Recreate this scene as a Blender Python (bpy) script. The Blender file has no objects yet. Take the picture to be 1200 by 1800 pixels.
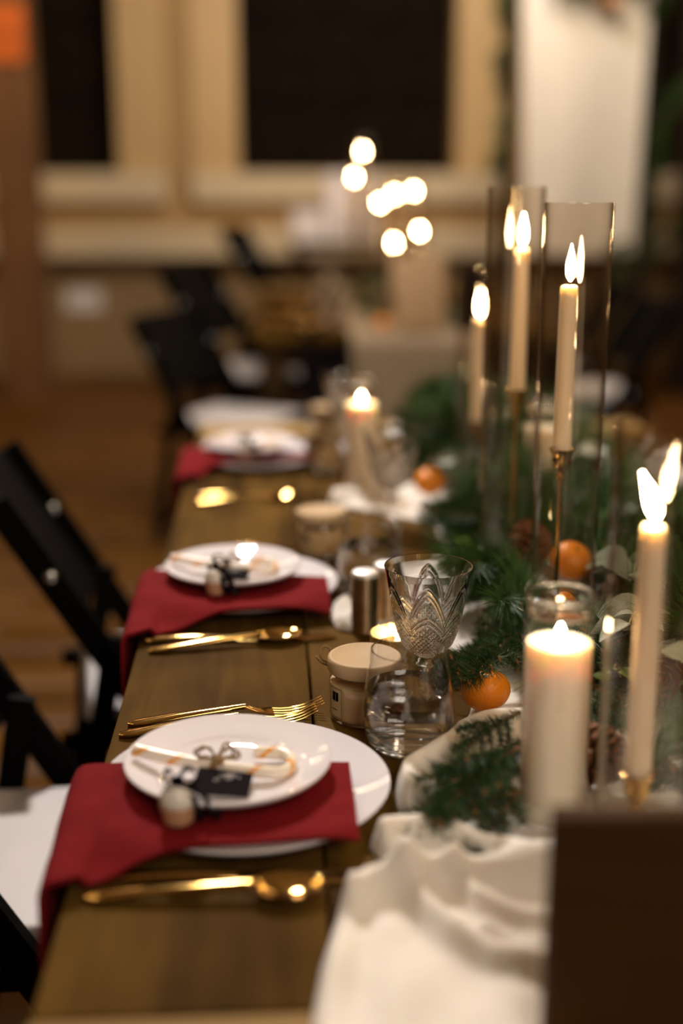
import bpy, bmesh, math, random
import numpy as np
from mathutils import Vector, Matrix, Euler

# ---------------------------------------------------------------- camera, world, light, exposure
SC = bpy.context.scene
COL = SC.collection
rad = math.radians
TAB = 0.75                                   # table top height in metres

cam_data = bpy.data.cameras.new('camera')
cam = bpy.data.objects.new('camera', cam_data)
COL.objects.link(cam)
cam.location = (0.0, 0.0, 1.28)
cam.rotation_euler = (rad(90 - 14.5), 0.0, rad(-3.147))
cam_data.sensor_fit = 'VERTICAL'
cam_data.sensor_height = 36.0
cam_data.sensor_width = 24.0
cam_data.lens = 44.0
cam_data.clip_start = 0.02
cam_data.dof.use_dof = True
cam_data.dof.focus_distance = 1.27
cam_data.dof.aperture_fstop = 1.3
SC.camera = cam

world = bpy.data.worlds.new('world')
SC.world = world
world.use_nodes = True
world.node_tree.nodes['Background'].inputs[0].default_value = (0.9, 0.6, 0.3, 1)
world.node_tree.nodes['Background'].inputs[1].default_value = 0.01

def area_light(name, loc, target, size, power, color):
    d = bpy.data.lights.new(name, 'AREA')
    d.shape = 'DISK'; d.size = size; d.energy = power; d.color = color
    o = bpy.data.objects.new(name, d); COL.objects.link(o)
    o.location = loc
    o.rotation_euler = (Vector(target) - Vector(loc)).to_track_quat('-Z', 'Y').to_euler()
    return o

area_light('ceiling_lamp_table', (-0.35, 3.55, 3.3), (0.15, 1.2, 0.75), 0.30, 112, (1.0, 0.92, 0.87))
area_light('front_fill_light', (0.9, -1.6, 2.8), (0.2, 1.4, 0.8), 1.6, 46, (1.0, 0.86, 0.72))  # unseen soft fill added behind the camera to lift the front faces
area_light('ceiling_lamp_back', (-2.2, 7.0, 3.7), (-1.2, 9.0, 1.2), 0.6, 21, (1.0, 0.66, 0.30))
area_light('ceiling_lamp_banner', (1.2, 5.6, 3.7), (1.8, 7.6, 1.4), 0.6, 40, (1.0, 0.80, 0.56))
area_light('box_fill_light', (0.7, 6.3, 3.6), (0.5, 8.2, 1.1), 0.5, 50, (1.0, 0.86, 0.78))  # unseen light added to brighten the white gift boxes
area_light('ceiling_lamp_floor', (-1.6, 3.0, 3.4), (-0.8, 3.3, 0.0), 0.4, 8, (1.0, 0.68, 0.32))

# festoon bulbs strung overhead, above the frame
for k in range(18):
    d = bpy.data.lights.new('festoon_bulb', 'POINT'); d.energy = 3.4; d.color = (1.0, 0.74, 0.46); d.shadow_soft_size = 0.09
    o = bpy.data.objects.new('festoon_bulb', d); COL.objects.link(o)
    strand = k // 9; q = k % 9
    o.location = (-1.3 + 2.6 * strand + 0.25 * math.sin(q), 0.6 + 0.75 * q, 2.9 - 0.25 * math.sin(math.pi * (q % 3) / 2.0))
SC.view_settings.view_transform = 'Standard'
SC.view_settings.look = 'None'
SC.view_settings.gamma = 1.0
SC.view_settings.exposure = 0.0
SC.view_settings.use_curve_mapping = False
cy = SC.cycles
cy.max_bounces = 14
cy.transparent_max_bounces = 24
cy.transmission_bounces = 12
cy.glossy_bounces = 6
cy.diffuse_bounces = 4
cy.sample_clamp_indirect = 6.0
cy.caustics_reflective = False
cy.caustics_refractive = True
cy.blur_glossy = 0.6
cy.use_denoising = True

# ---------------------------------------------------------------- materials
def new_mat(name):
    m = bpy.data.materials.new(name); m.use_nodes = True
    nt = m.node_tree
    return m, nt, nt.nodes['Principled BSDF'], nt.nodes['Material Output']

def node(nt, kind, **kw):
    n = nt.nodes.new(kind)
    for k, v in kw.items(): setattr(n, k, v)
    return n

def plain(name, col, rough=0.5, metal=0.0, noise=0.0, nscale=20.0, bump=0.0, bscale=200.0, spec=0.5, sss=0.0, sss_rad=(0.01, 0.005, 0.002), coat=0.0, sheen=0.0):
    m, nt, b, out = new_mat(name)
    b.inputs['Base Color'].default_value = (*col, 1)
    b.inputs['Roughness'].default_value = rough
    b.inputs['Metallic'].default_value = metal
    b.inputs['Specular IOR Level'].default_value = spec
    b.inputs['Coat Weight'].default_value = coat
    b.inputs['Sheen Weight'].default_value = sheen
    if sss:
        b.inputs['Subsurface Weight'].default_value = sss
        b.inputs['Subsurface Radius'].default_value = sss_rad
        b.inputs['Subsurface Scale'].default_value = 1.0
    tc = node(nt, 'ShaderNodeTexCoord')
    if noise:
        n = node(nt, 'ShaderNodeTexNoise'); n.inputs['Scale'].default_value = nscale; n.inputs['Detail'].default_value = 3
        r = node(nt, 'ShaderNodeValToRGB')
        r.color_ramp.elements[0].position = 0.3; r.color_ramp.elements[1].position = 0.7
        r.color_ramp.elements[0].color = (*[c * (1 - noise) for c in col], 1)
        r.color_ramp.elements[1].color = (*[min(1, c * (1 + noise)) for c in col], 1)
        nt.links.new(tc.outputs['Object'], n.inputs['Vector'])
        nt.links.new(n.outputs['Fac'], r.inputs['Fac'])
        nt.links.new(r.outputs['Color'], b.inputs['Base Color'])
    if bump:
        n2 = node(nt, 'ShaderNodeTexNoise'); n2.inputs['Scale'].default_value = bscale; n2.inputs['Detail'].default_value = 2
        bp = node(nt, 'ShaderNodeBump'); bp.inputs['Strength'].default_value = bump; bp.inputs['Distance'].default_value = 0.002
        nt.links.new(tc.outputs['Object'], n2.inputs['Vector'])
        nt.links.new(n2.outputs['Fac'], bp.inputs['Height'])
        nt.links.new(bp.outputs['Normal'], b.inputs['Normal'])
    return m

def wood(name, dark, light, axis=1, rough=0.4, scale=1.0, bump=0.25, spec=0.5):
    """grain stretched along one object axis; every piece takes its own tone"""
    m, nt, b, out = new_mat(name)
    tc = node(nt, 'ShaderNodeTexCoord'); mp = node(nt, 'ShaderNodeMapping')
    s = [18 * scale] * 3; s[axis] = 1.6 * scale
    mp.inputs['Scale'].default_value = s
    info = node(nt, 'ShaderNodeObjectInfo')
    ad = node(nt, 'ShaderNodeVectorMath', operation='ADD')
    sc_ = node(nt, 'ShaderNodeVectorMath', operation='SCALE'); sc_.inputs['Scale'].default_value = 7.0
    nt.links.new(info.outputs['Location'], sc_.inputs[0])
    nt.links.new(tc.outputs['Object'], ad.inputs[0]); nt.links.new(sc_.outputs[0], ad.inputs[1])
    nt.links.new(ad.outputs[0], mp.inputs['Vector'])
    n = node(nt, 'ShaderNodeTexNoise'); n.inputs['Scale'].default_value = 1.0; n.inputs['Detail'].default_value = 6; n.inputs['Distortion'].default_value = 0.8
    nt.links.new(mp.outputs['Vector'], n.inputs['Vector'])
    n3 = node(nt, 'ShaderNodeTexNoise'); n3.inputs['Scale'].default_value = 6 * scale; n3.inputs['Detail'].default_value = 2
    nt.links.new(ad.outputs[0], n3.inputs['Vector'])
    mx = node(nt, 'ShaderNodeMath', operation='MULTIPLY_ADD'); mx.inputs[1].default_value = 0.45; mx.inputs[2].default_value = -0.08
    nt.links.new(n3.outputs['Fac'], mx.inputs[0])
    a2 = node(nt, 'ShaderNodeMath', operation='MULTIPLY_ADD'); a2.inputs[1].default_value = 0.7
    nt.links.new(n.outputs['Fac'], a2.inputs[0]); nt.links.new(mx.outputs[0], a2.inputs[2])
    r = node(nt, 'ShaderNodeValToRGB')
    r.color_ramp.elements[0].position = 0.28; r.color_ramp.elements[1].position = 0.75
    r.color_ramp.elements[0].color = (*dark, 1); r.color_ramp.elements[1].color = (*light, 1)
    nt.links.new(a2.outputs[0], r.inputs['Fac'])
    hv = node(nt, 'ShaderNodeHueSaturation')
    vr = node(nt, 'ShaderNodeMapRange'); vr.inputs['To Min'].default_value = 0.75; vr.inputs['To Max'].default_value = 1.25
    nt.links.new(info.outputs['Random'], vr.inputs['Value']); nt.links.new(vr.outputs[0], hv.inputs['Value'])
    nt.links.new(r.outputs['Color'], hv.inputs['Color'])
    nt.links.new(hv.outputs['Color'], b.inputs['Base Color'])
    b.inputs['Roughness'].default_value = rough
    b.inputs['Specular IOR Level'].default_value = spec
    bp = node(nt, 'ShaderNodeBump'); bp.inputs['Strength'].default_value = bump; bp.inputs['Distance'].default_value = 0.001
    nt.links.new(n.outputs['Fac'], bp.inputs['Height']); nt.links.new(bp.outputs['Normal'], b.inputs['Normal'])
    return m

def thin_glass(name, f0=0.045, tint=(1, 0.98, 0.95), edge=(0.30, 0.21, 0.11), dark=0.65):
    """a thin blown-glass wall: clear, Fresnel reflection, browner where one looks along the wall"""
    m, nt, b, out = new_mat(name)
    nt.nodes.remove(b)
    lw = node(nt, 'ShaderNodeLayerWeight'); lw.inputs['Blend'].default_value = 0.5
    pw = node(nt, 'ShaderNodeMath', operation='POWER'); pw.inputs[1].default_value = 3.5
    nt.links.new(lw.outputs['Facing'], pw.inputs[0])
    ma = node(nt, 'ShaderNodeMath', operation='MULTIPLY_ADD'); ma.inputs[1].default_value = 0.8; ma.inputs[2].default_value = f0
    nt.links.new(pw.outputs[0], ma.inputs[0])
    p2 = node(nt, 'ShaderNodeMath', operation='POWER'); p2.inputs[1].default_value = 3.6
    nt.links.new(lw.outputs['Facing'], p2.inputs[0])
    m2 = node(nt, 'ShaderNodeMath', operation='MULTIPLY'); m2.inputs[1].default_value = dark
    nt.links.new(p2.outputs[0], m2.inputs[0])
    cm = node(nt, 'ShaderNodeMixRGB'); cm.inputs['Color1'].default_value = (*tint, 1); cm.inputs['Color2'].default_value = (*edge, 1)
    nt.links.new(m2.outputs[0], cm.inputs['Fac'])
    tr = node(nt, 'ShaderNodeBsdfTransparent'); nt.links.new(cm.outputs['Color'], tr.inputs['Color'])
    gl = node(nt, 'ShaderNodeBsdfGlossy'); gl.inputs['Roughness'].default_value = 0.015
    mx = node(nt, 'ShaderNodeMixShader')
    nt.links.new(ma.outputs[0], mx.inputs['Fac']); nt.links.new(tr.outputs[0], mx.inputs[1]); nt.links.new(gl.outputs[0], mx.inputs[2])
    nt.links.new(mx.outputs[0], out.inputs['Surface'])
    return m

def solid_glass(name, ior=1.5, col=(1, 1, 1), rough=0.0):
    m, nt, b, out = new_mat(name)
    b.inputs['Base Color'].default_value = (*col, 1)
    b.inputs['Roughness'].default_value = rough
    b.inputs['IOR'].default_value = ior
    b.inputs['Transmission Weight'].default_value = 1.0
    return m

def emitter(name, col, strength):
    m, nt, b, out = new_mat(name)
    nt.nodes.remove(b)
    e = node(nt, 'ShaderNodeEmission'); e.inputs['Color'].default_value = (*col, 1); e.inputs['Strength'].default_value = strength
    nt.links.new(e.outputs[0], out.inputs['Surface'])
    return m

M = {}
M['table'] = wood('dark_stained_wood', (0.026, 0.012, 0.0022), (0.150, 0.080, 0.015), 1, 0.7, spec=0.03)
M['table_end'] = wood('pale_pine', (0.19, 0.115, 0.04), (0.34, 0.22, 0.085), 0, 0.7, spec=0.1)
M['apron'] = wood('dark_apron_wood', (0.018, 0.010, 0.004), (0.05, 0.027, 0.010), 0, 0.7, spec=0.05)
M['floor_base'] = wood('floor_under_wood', (0.05, 0.02, 0.005), (0.15, 0.07, 0.018), 0, 0.4)
M['plank'] = wood('floor_plank_wood', (0.060, 0.022, 0.002), (0.165, 0.066, 0.006), 0, 0.45, 0.5, spec=0.25)
M['post'] = wood('rough_post_wood', (0.12, 0.05, 0.015), (0.34, 0.16, 0.055), 2, 0.8, 0.4)
M['post_dark'] = wood('dark_post_wood', (0.010, 0.005, 0.003), (0.03, 0.014, 0.007), 2, 0.7, 0.4)
M['sign'] = wood('walnut_board', (0.042, 0.017, 0.003), (0.078, 0.032, 0.006), 0, 0.7, 0.7, spec=0.1)
M['chair'] = plain('black_chair_paint', (0.0020, 0.0015, 0.0012), 0.7, 0, 0.3, 8, spec=0.06)
M['pad'] = plain('white_vinyl_pad', (0.68, 0.64, 0.63), 0.45, 0, 0.03, 8, 0.1, 300)
M['chrome'] = plain('chrome_rivet', (0.8, 0.85, 0.82), 0.25, 1.0)
M['porcelain'] = plain('white_porcelain', (0.79, 0.76, 0.79), 0.035, 0, 0.01, 10, spec=0.4)
M['gold'] = plain('polished_gold', (0.55, 0.34, 0.10), 0.10, 1.0)
M['dark_gold'] = plain('aged_gold', (0.62, 0.40, 0.14), 0.16, 1.0)
M['napkin'] = plain('burgundy_cloth', (0.175, 0.007, 0.009), 0.9, 0, 0.08, 60, 0.35, 900, spec=0.1)
M['runner'] = plain('ivory_gauze', (0.83, 0.78, 0.70), 0.9, 0, 0.02, 40, 0.25, 1200, spec=0.1, sss=0.25, sss_rad=(0.008, 0.006, 0.004))
M['card'] = plain('black_card', (0.008, 0.006, 0.008), 0.9, 0, 0.1, 30, spec=0.04)
M['ink'] = plain('white_ink', (0.75, 0.72, 0.75), 0.5)
M['twine'] = plain('jute_twine', (0.26, 0.165, 0.075), 0.95, 0, 0.3, 400, 0.6, 900, spec=0.1)
M['cane'] = plain('cream_candy', (0.82, 0.76, 0.66), 0.22, 0, 0.02, 40, sss=0.3)
M['cane_stripe'] = plain('orange_candy', (0.80, 0.36, 0.06), 0.22, 0, 0.05, 40, sss=0.2)
M['bell'] = plain('white_glazed_bell', (0.80, 0.76, 0.70), 0.25, 0, 0.03, 60)
M['bell_shade'] = plain('shaded_bell_base', (0.55, 0.32, 0.18), 0.45, 0, 0.1, 60)  # white bell's shaded lower half, put into the colour as tan
M['ribbon'] = plain('black_ribbon', (0.005, 0.004, 0.005), 0.8, 0, 0.2, 60, 0.2, 800, spec=0.08)
M['hurricane'] = thin_glass('hurricane_glass')
M['jar_glass'] = thin_glass('jar_glass', 0.045, (1, 0.985, 0.96), (0.72, 0.62, 0.50), 0.5)
M['crystal'] = solid_glass('cut_crystal', 1.54)
M['tumbler'] = solid_glass('tumbler_glass', 1.5)
M['water'] = solid_glass('water', 1.333)
M['wax'] = plain('ivory_wax', (0.96, 0.84, 0.69), 0.5, 0, 0.01, 8, spec=0.3, sss=0.8, sss_rad=(0.022, 0.014, 0.009))
M['taper_wax'] = plain('peach_taper_wax', (0.99, 0.79, 0.61), 0.4, 0, 0.01, 8, spec=0.35, sss=0.6, sss_rad=(0.013, 0.012, 0.010))
M['soy'] = plain('soy_wax', (0.78, 0.56, 0.30), 0.5, 0, 0.02, 10, sss=0.4, sss_rad=(0.01, 0.006, 0.003))
M['wick'] = plain('charred_wick', (0.01, 0.008, 0.006), 0.9)
M['flame'] = emitter('candle_flame', (1.0, 0.66, 0.32), 300)
M['lid'] = plain('tan_tin_lid', (0.52, 0.36, 0.19), 0.65, 0.0, 0.03, 30)
M['paper'] = plain('cream_paper_label', (0.62, 0.46, 0.25), 0.7)
M['brushed'] = plain('brushed_bronze_steel', (0.42, 0.30, 0.18), 0.3, 1.0, 0.15, 40)
M['brushed_top'] = plain('pale_glint_top', (0.86, 0.84, 0.82), 0.45, 0.6)  # pale colour holds the bright reflection on the cap
M['mercury'] = plain('gold_mercury_glass', (0.85, 0.60, 0.30), 0.22, 0.85, 0.4, 120, 0.8, 500)
M['orange'] = plain('clementine_skin', (0.95, 0.30, 0.012), 0.36, 0, 0.1, 25, 0.35, 420, sss=0.15)
M['calyx'] = plain('green_calyx', (0.12, 0.14, 0.03), 0.7)
M['needle'] = plain('pine_needle', (0.036, 0.098, 0.018), 0.4, 0, 0.5, 30)
M['fir'] = plain('fir_needle', (0.028, 0.074, 0.022), 0.4, 0, 0.5, 40)
M['twig'] = plain('twig_bark', (0.24, 0.105, 0.032), 0.8, 0, 0.3, 90, 0.5, 400)
M['leaf'] = plain('eucalyptus_leaf', (0.30, 0.34, 0.27), 0.55, 0, 0.2, 25, 0.1, 200)
M['leaf_green'] = plain('fresh_green_leaf', (0.10, 0.16, 0.03), 0.45, 0, 0.3, 30)
M['stem'] = plain('eucalyptus_stem', (0.30, 0.20, 0.08), 0.7, 0, 0.2, 60)
M['cone'] = plain('pinecone_scale', (0.20, 0.080, 0.028), 0.65, 0, 0.35, 60, 0.3, 300)
M['wall'] = plain('cream_wall_paint', (0.44, 0.285, 0.115), 0.7, 0, 0.05, 2)
M['wall_low'] = plain('olive_lower_wall', (0.30, 0.20, 0.095), 0.7, 0, 0.06, 2)  # darker olive tone for the wall below the ledge
M['casing'] = plain('tan_casing_paint', (0.62, 0.43, 0.20), 0.5, 0, 0.03, 3)
M['trim'] = plain('cream_trim_paint', (0.70, 0.58, 0.38), 0.5, 0, 0.03, 3)
M['shade'] = plain('dark_woven_shade', (0.010, 0.006, 0.003), 0.8, 0, 0.4, 14, spec=0.06)
M['ceiling'] = plain('ceiling_paint', (0.35, 0.26, 0.16), 0.8)
M['white_cloth'] = plain('white_linen', (0.80, 0.76, 0.68), 0.9, 0, 0.03, 6, 0.2, 300, spec=0.1)
M['linen'] = plain('dimmed_linen', (0.34, 0.26, 0.17), 0.9, 0, 0.03, 6, 0.2, 300, spec=0.05)  # darker copy of the white linen; the dim light is in the colour
M['cream_card'] = plain('cream_card_stock', (0.64, 0.43, 0.24), 0.8, 0, 0.03, 20)
M['white_box'] = plain('white_gift_paper', (0.88, 0.82, 0.82), 0.6, 0, 0.03, 12)
M['black_metal'] = plain('black_stand_metal', (0.012, 0.010, 0.008), 0.45, 0.3)
M['band_orange'] = plain('orange_post_band', (0.80, 0.17, 0.02), 0.5, 0, 0.3, 12)  # flat orange colour on a box round the post
M['bloom'] = plain('peach_flower', (0.72, 0.36, 0.16), 0.7, 0, 0.2, 20)
M['outlet'] = plain('white_plate_plastic', (0.80, 0.76, 0.76), 0.4)

# ---------------------------------------------------------------- mesh helpers
class MB:
    """collects shapes into one mesh"""
    def __init__(s): s.v = []; s.f = []; s.m = []
    def add(s, vs, fs, mi=0):
        o = len(s.v); s.v.extend([tuple(p) for p in vs]); s.f.extend([[i + o for i in f] for f in fs]); s.m.extend([mi] * len(fs)); return s
    def box(s, c, d, mi=0):
        x, y, z = c; a, b, e = d[0] / 2, d[1] / 2, d[2] / 2
        vs = [(x + i * a, y + j * b, z + k * e) for k in (-1, 1) for j in (-1, 1) for i in (-1, 1)]
        return s.add(vs, [(0, 2, 3, 1), (4, 5, 7, 6), (0, 1, 5, 4), (2, 6, 7, 3), (0, 4, 6, 2), (1, 3, 7, 5)], mi)
    def bar(s, p0, p1, w, t, side=(0, 1, 0), mi=0):
        """box from p0 to p1, t thick along side, w wide across"""
        p0, p1, sd = Vector(p0), Vector(p1), Vector(side).normalized()
        d = (p1 - p0).normalized(); n = d.cross(sd).normalized()
        vs = [p + sd * (j * t / 2) + n * (k * w / 2) for p in (p0, p1) for j, k in ((-1, -1), (1, -1), (1, 1), (-1, 1))]
        return s.add(vs, [(0, 3, 2, 1), (4, 5, 6, 7), (0, 1, 5, 4), (1, 2, 6, 5), (2, 3, 7, 6), (3, 0, 4, 7)], mi)
    def lathe(s, prof, n=32, c=(0, 0, 0), mi=0, cap0=True, cap1=True):
        vs = []; fs = []
        for r, z in prof:
            for i in range(n):
                a = 2 * math.pi * i / n; vs.append((c[0] + r * math.cos(a), c[1] + r * math.sin(a), c[2] + z))
        for k in range(len(prof) - 1):
            for i in range(n):
                j = (i + 1) % n; fs.append((k * n + i, k * n + j, (k + 1) * n + j, (k + 1) * n + i))
        if cap0: fs.append(tuple(range(n))[::-1])
        if cap1: fs.append(tuple((len(prof) - 1) * n + i for i in range(n)))
        return s.add(vs, fs, mi)
    def tube(s, pts, r, n=8, mi=0, closed=False):
        P = [Vector(p) for p in pts]; k = len(P)
        R = r if hasattr(r, '__len__') else [r] * k
        vs = []; fs = []; up = Vector((0, 0, 1)); prev = None
        for i in range(k):
            d = (P[(i + 1) % k] - P[i - 1]) if closed else (P[min(i + 1, k - 1)] - P[max(i - 1, 0)])
            d = d.normalized() if d.length > 1e-9 else Vector((1, 0, 0))
            if prev is None:
                a = d.cross(up if abs(d.z) < 0.9 else Vector((1, 0, 0))).normalized()
            else:
                a = (prev - d * prev.dot(d)).normalized()
            prev = a; b = d.cross(a)
            for j in range(n):
                t = 2 * math.pi * j / n; vs.append(P[i] + (a * math.cos(t) + b * math.sin(t)) * R[i])
        for i in range(k if closed else k - 1):
            q = (i + 1) % k
            for j in range(n):
                l = (j + 1) % n; fs.append((i * n + j, i * n + l, q * n + l, q * n + j))
        if not closed:
            fs.append(tuple(range(n))[::-1]); fs.append(tuple((k - 1) * n + j for j in range(n)))
        return s.add(vs, fs, mi)
    def mesh(s, name, mats, smooth=True, angle=None):
        me = bpy.data.meshes.new(name)
        me.from_pydata(s.v, [], s.f)
        for m in (mats if isinstance(mats, (list, tuple)) else [mats]): me.materials.append(m)
        if max(s.m, default=0) > 0: me.polygons.foreach_set('material_index', s.m)
        me.update()
        if smooth:
            me.shade_smooth() if hasattr(me, 'shade_smooth') else None
            if angle: me.set_sharp_from_angle(angle=rad(angle))
        return me

CACHE = {}
def link(name, me, parent=None, loc=None, rot=None):
    o = bpy.data.objects.new(name, me); COL.objects.link(o)
    if parent is not None: o.parent = parent
    if loc is not None: o.location = loc
    if rot is not None: o.rotation_euler = rot
    return o
def part(name, key, fn, mats, parent=None, smooth=True, angle=40, loc=None, rot=None):
    """one mesh object; alike pieces share the mesh stored under key"""
    if key is None or key not in CACHE:
        mb = fn(); me = mb.mesh(name, mats, smooth, angle)
        if key is not None: CACHE[key] = me
    else: me = CACHE[key]
    return link(name, me, parent, loc, rot)
def tag(o, label, cat, group=None, kind=None):
    if label: o['label'] = label
    if cat: o['category'] = cat
    if group: o['group'] = group
    if kind: o['kind'] = kind
    return o
def thing(name, label, cat, loc=(0, 0, 0), rz=0.0, group=None):
    o = bpy.data.objects.new(name, None); COL.objects.link(o)
    o.empty_display_size = 0.05
    o.location = loc; o.rotation_euler = (0, 0, rz)
    return tag(o, label, cat, group)
def struct(name, mb, mat, parent=None, smooth=False):
    o = link(name, mb.mesh(name, mat, smooth), parent); o['kind'] = 'structure'; return o
def bevel(me, w, seg=2):
    bm = bmesh.new(); bm.from_mesh(me)
    bmesh.ops.bevel(bm, geom=list(bm.edges), offset=w, segments=seg, profile=0.5, affect='EDGES', clamp_overlap=True)
    bm.to_mesh(me); bm.free(); me.update()
def round_box(name, key, c, d, w, mat, parent=None, seg=2, loc=None, rot=None):
    if key is None or key not in CACHE:
        me = MB().box(c, d).mesh(name, mat, False); bevel(me, w, seg)
        me.shade_smooth(); me.set_sharp_from_angle(angle=rad(50))
        if key: CACHE[key] = me
    else: me = CACHE[key]
    return link(name, me, parent, loc, rot)
def smooth_path(pts, n=8, closed=False):
    """Catmull-Rom through points"""
    P = [Vector(p) for p in pts]; k = len(P); out = []
    rng = range(k if closed else k - 1)
    for i in rng:
        p0 = P[(i - 1) % k] if closed or i > 0 else P[0]; p1 = P[i]; p2 = P[(i + 1) % k]
        p3 = P[(i + 2) % k] if closed or i + 2 < k else P[-1]
        for j in range(n):
            t = j / n
            out.append(0.5 * ((2 * p1) + (p2 - p0) * t + (2 * p0 - 5 * p1 + 4 * p2 - p3) * t * t + (-p0 + 3 * p1 - 3 * p2 + p3) * t ** 3))
    if not closed: out.append(P[-1])
    return out

# ---------------------------------------------------------------- the room
WY = 9.0
fl = struct('floor', MB().box((0.6, 2.6, -0.06), (13.2, 13.2, 0.10)), M['floor_base'])
plank_me = None
for row in range(62):
    yy = 1.0 + row * 0.13
    for k in range(3):
        off = (row * 0.83) % 1.6
        x0 = -3.6 + k * 2.6 + off * 0.8
        p = round_box('plank', 'floor_plank', (0, 0, 0), (2.595, 0.126, 0.02), 0.002, M['plank'], fl, 1)
        p.location = (x0 + 1.0, yy, -0.0105 + 0.0006 * ((row * 7 + k * 3) % 3))

wb = MB()
def wall_seg(x0, x1, z0, z1): wb.box(((x0 + x1) / 2, WY + 0.15, (z0 + z1) / 2), (x1 - x0, 0.30, z1 - z0))
WIN = [(-2.75, -1.03), (-0.215, 1.29), (2.25, 3.80)]
WZ0, WZ1 = 1.387, 3.45
wall_seg(-6, 7.2, 0, WZ0); wall_seg(-6, 7.2, WZ1, 4.0)
xs = [-6] + [x for w in WIN for x in w] + [7.2]
for a, b in zip(xs[0::2], xs[1::2]): wall_seg(a, b, WZ0, WZ1)
struct('wall_back', wb, M['wall'])
struct('wall_left', MB().box((-6.1, 2.6, 2.0), (0.2, 13.2, 4.0)), M['wall'])
struct('wall_right', MB().box((7.3, 2.6, 2.0), (0.2, 13.2, 4.0)), M['wall'])
struct('wall_front', MB().box((0.6, -4.1, 2.0), (13.6, 0.2, 4.0)), M['wall'])
struct('ceiling', MB().box((0.6, 2.6, 4.05), (13.6, 13.8, 0.1)), M['ceiling'])
struct('trim_1', MB().box((0.6, WY - 0.012, 0.42), (13.2, 0.024, 0.80)), M['wall_low'])
led = struct('trim_2', MB().box((0.6, WY - 0.09, 0.92), (13.2, 0.18, 0.19)), M['trim'])
struct('baseboard_back', MB().box((0.6, WY - 0.03, 0.09), (13.2, 0.06, 0.18)), M['wall_low'])
for i, (a, b) in enumerate(WIN):
    w = struct('window_%d' % (i + 1), MB().box(((a + b) / 2, WY + 0.26, (WZ0 + WZ1) / 2), (b - a, 0.02, WZ1 - WZ0)), M['shade'])
    part('casing', None, lambda: MB().box((a - 0.16, WY - 0.02, (WZ0 + WZ1) / 2), (0.32, 0.04, WZ1 - WZ0 + 0.1)), M['casing'], w, False)
    part('casing', None, lambda: MB().box((b + 0.16, WY - 0.02, (WZ0 + WZ1) / 2), (0.32, 0.04, WZ1 - WZ0 + 0.1)), M['casing'], w, False)
    part('sill', None, lambda: MB().box(((a + b) / 2, WY - 0.05, WZ0 - 0.10), (b - a + 0.64, 0.10, 0.20)), M['trim'], w, False)
    for q in range(1, 4):
        zz = WZ0 + q * (WZ1 - WZ0) / 4
        part('rail', None, lambda: MB().box(((a + b) / 2, WY + 0.235, zz), (b - a, 0.03, 0.03)), M['shade'], w, False)
# timber posts
po = struct('column_1', MB().box((-1.53, 7.92, 2.0), (0.26, 0.26, 4.0)), M['post'])
part('band', None, lambda: MB().box((-1.545, 7.92, 2.15), (0.275, 0.275, 0.31)), M['band_orange'], po, False)
struct('column_2', MB().box((2.70, 7.9, 2.0), (0.26, 0.26, 4.0)), M['post_dark'])
pl = thing('wall_plate', 'white cover plate low on the wall beside the timber post', 'cover plate', (-1.32, WY - 0.024, 0.52))
part('cover', None, lambda: MB().box((0, -0.006, 0), (0.25, 0.012, 0.15)), M['outlet'], pl, False)
part('screw', None, lambda: MB().box((0, -0.014, 0.055), (0.012, 0.004, 0.012)), M['chrome'], pl, False)

# ---------------------------------------------------------------- tables
def make_table(name, label, x0, x1, y0, y1, n, near_end):
    t = thing(name, label, 'table', ((x0 + x1) / 2, (y0 + y1) / 2, 0))
    w = (x1 - x0) / n; L = y1 - y0; eb = 0.125
    ya = -L / 2 + (eb if near_end else 0); yb = L / 2 - eb
    for i in range(n):
        round_box('plank', name + 'plank', (0, 0, 0), (w - 0.0025, yb - ya - 0.003, 0.04), 0.002, M['table'], t, 2,
                  loc=(-(x1 - x0) / 2 + (i + 0.5) * w, (ya + yb) / 2, TAB - 0.02 - 0.0004 * (i % 2)))
    for yy, on_ in ((-L / 2 + eb / 2, near_end), (L / 2 - eb / 2, True)):
        if on_: round_box('end_board', None, (0, 0, 0), (x1 - x0, eb - 0.003, 0.04), 0.003, M['table_end'], t, 2, loc=(0, yy, TAB - 0.02))
    for s in (-1, 1):
        part('apron', None, lambda: MB().box((s * ((x1 - x0) / 2 - 0.09), 0, TAB - 0.09), (0.025, L - 0.36, 0.10)), M['apron'], t, False)
        part('apron', None, lambda: MB().box((0, s * (L / 2 - 0.17), TAB - 0.09), (x1 - x0 - 0.2, 0.025, 0.10)), M['apron'], t, False)
        for q in (-1, 1):
            part('leg', name + 'leg', lambda: MB().box((0, 0, (TAB - 0.04) / 2), (0.085, 0.085, TAB - 0.042)), M['apron'], t, False,
                 loc=(s * ((x1 - x0) / 2 - 0.10), q * (L / 2 - 0.18), 0))
    return t
make_table('dining_table', 'dark stained plank dining table with pale end boards in front', -0.167, 0.85, 0.60, 2.88, 5, True)
make_table('dining_table', 'dark plank table further back under the cluster of candles', -0.10, 1.12, 4.66, 7.05, 5, False)

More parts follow.
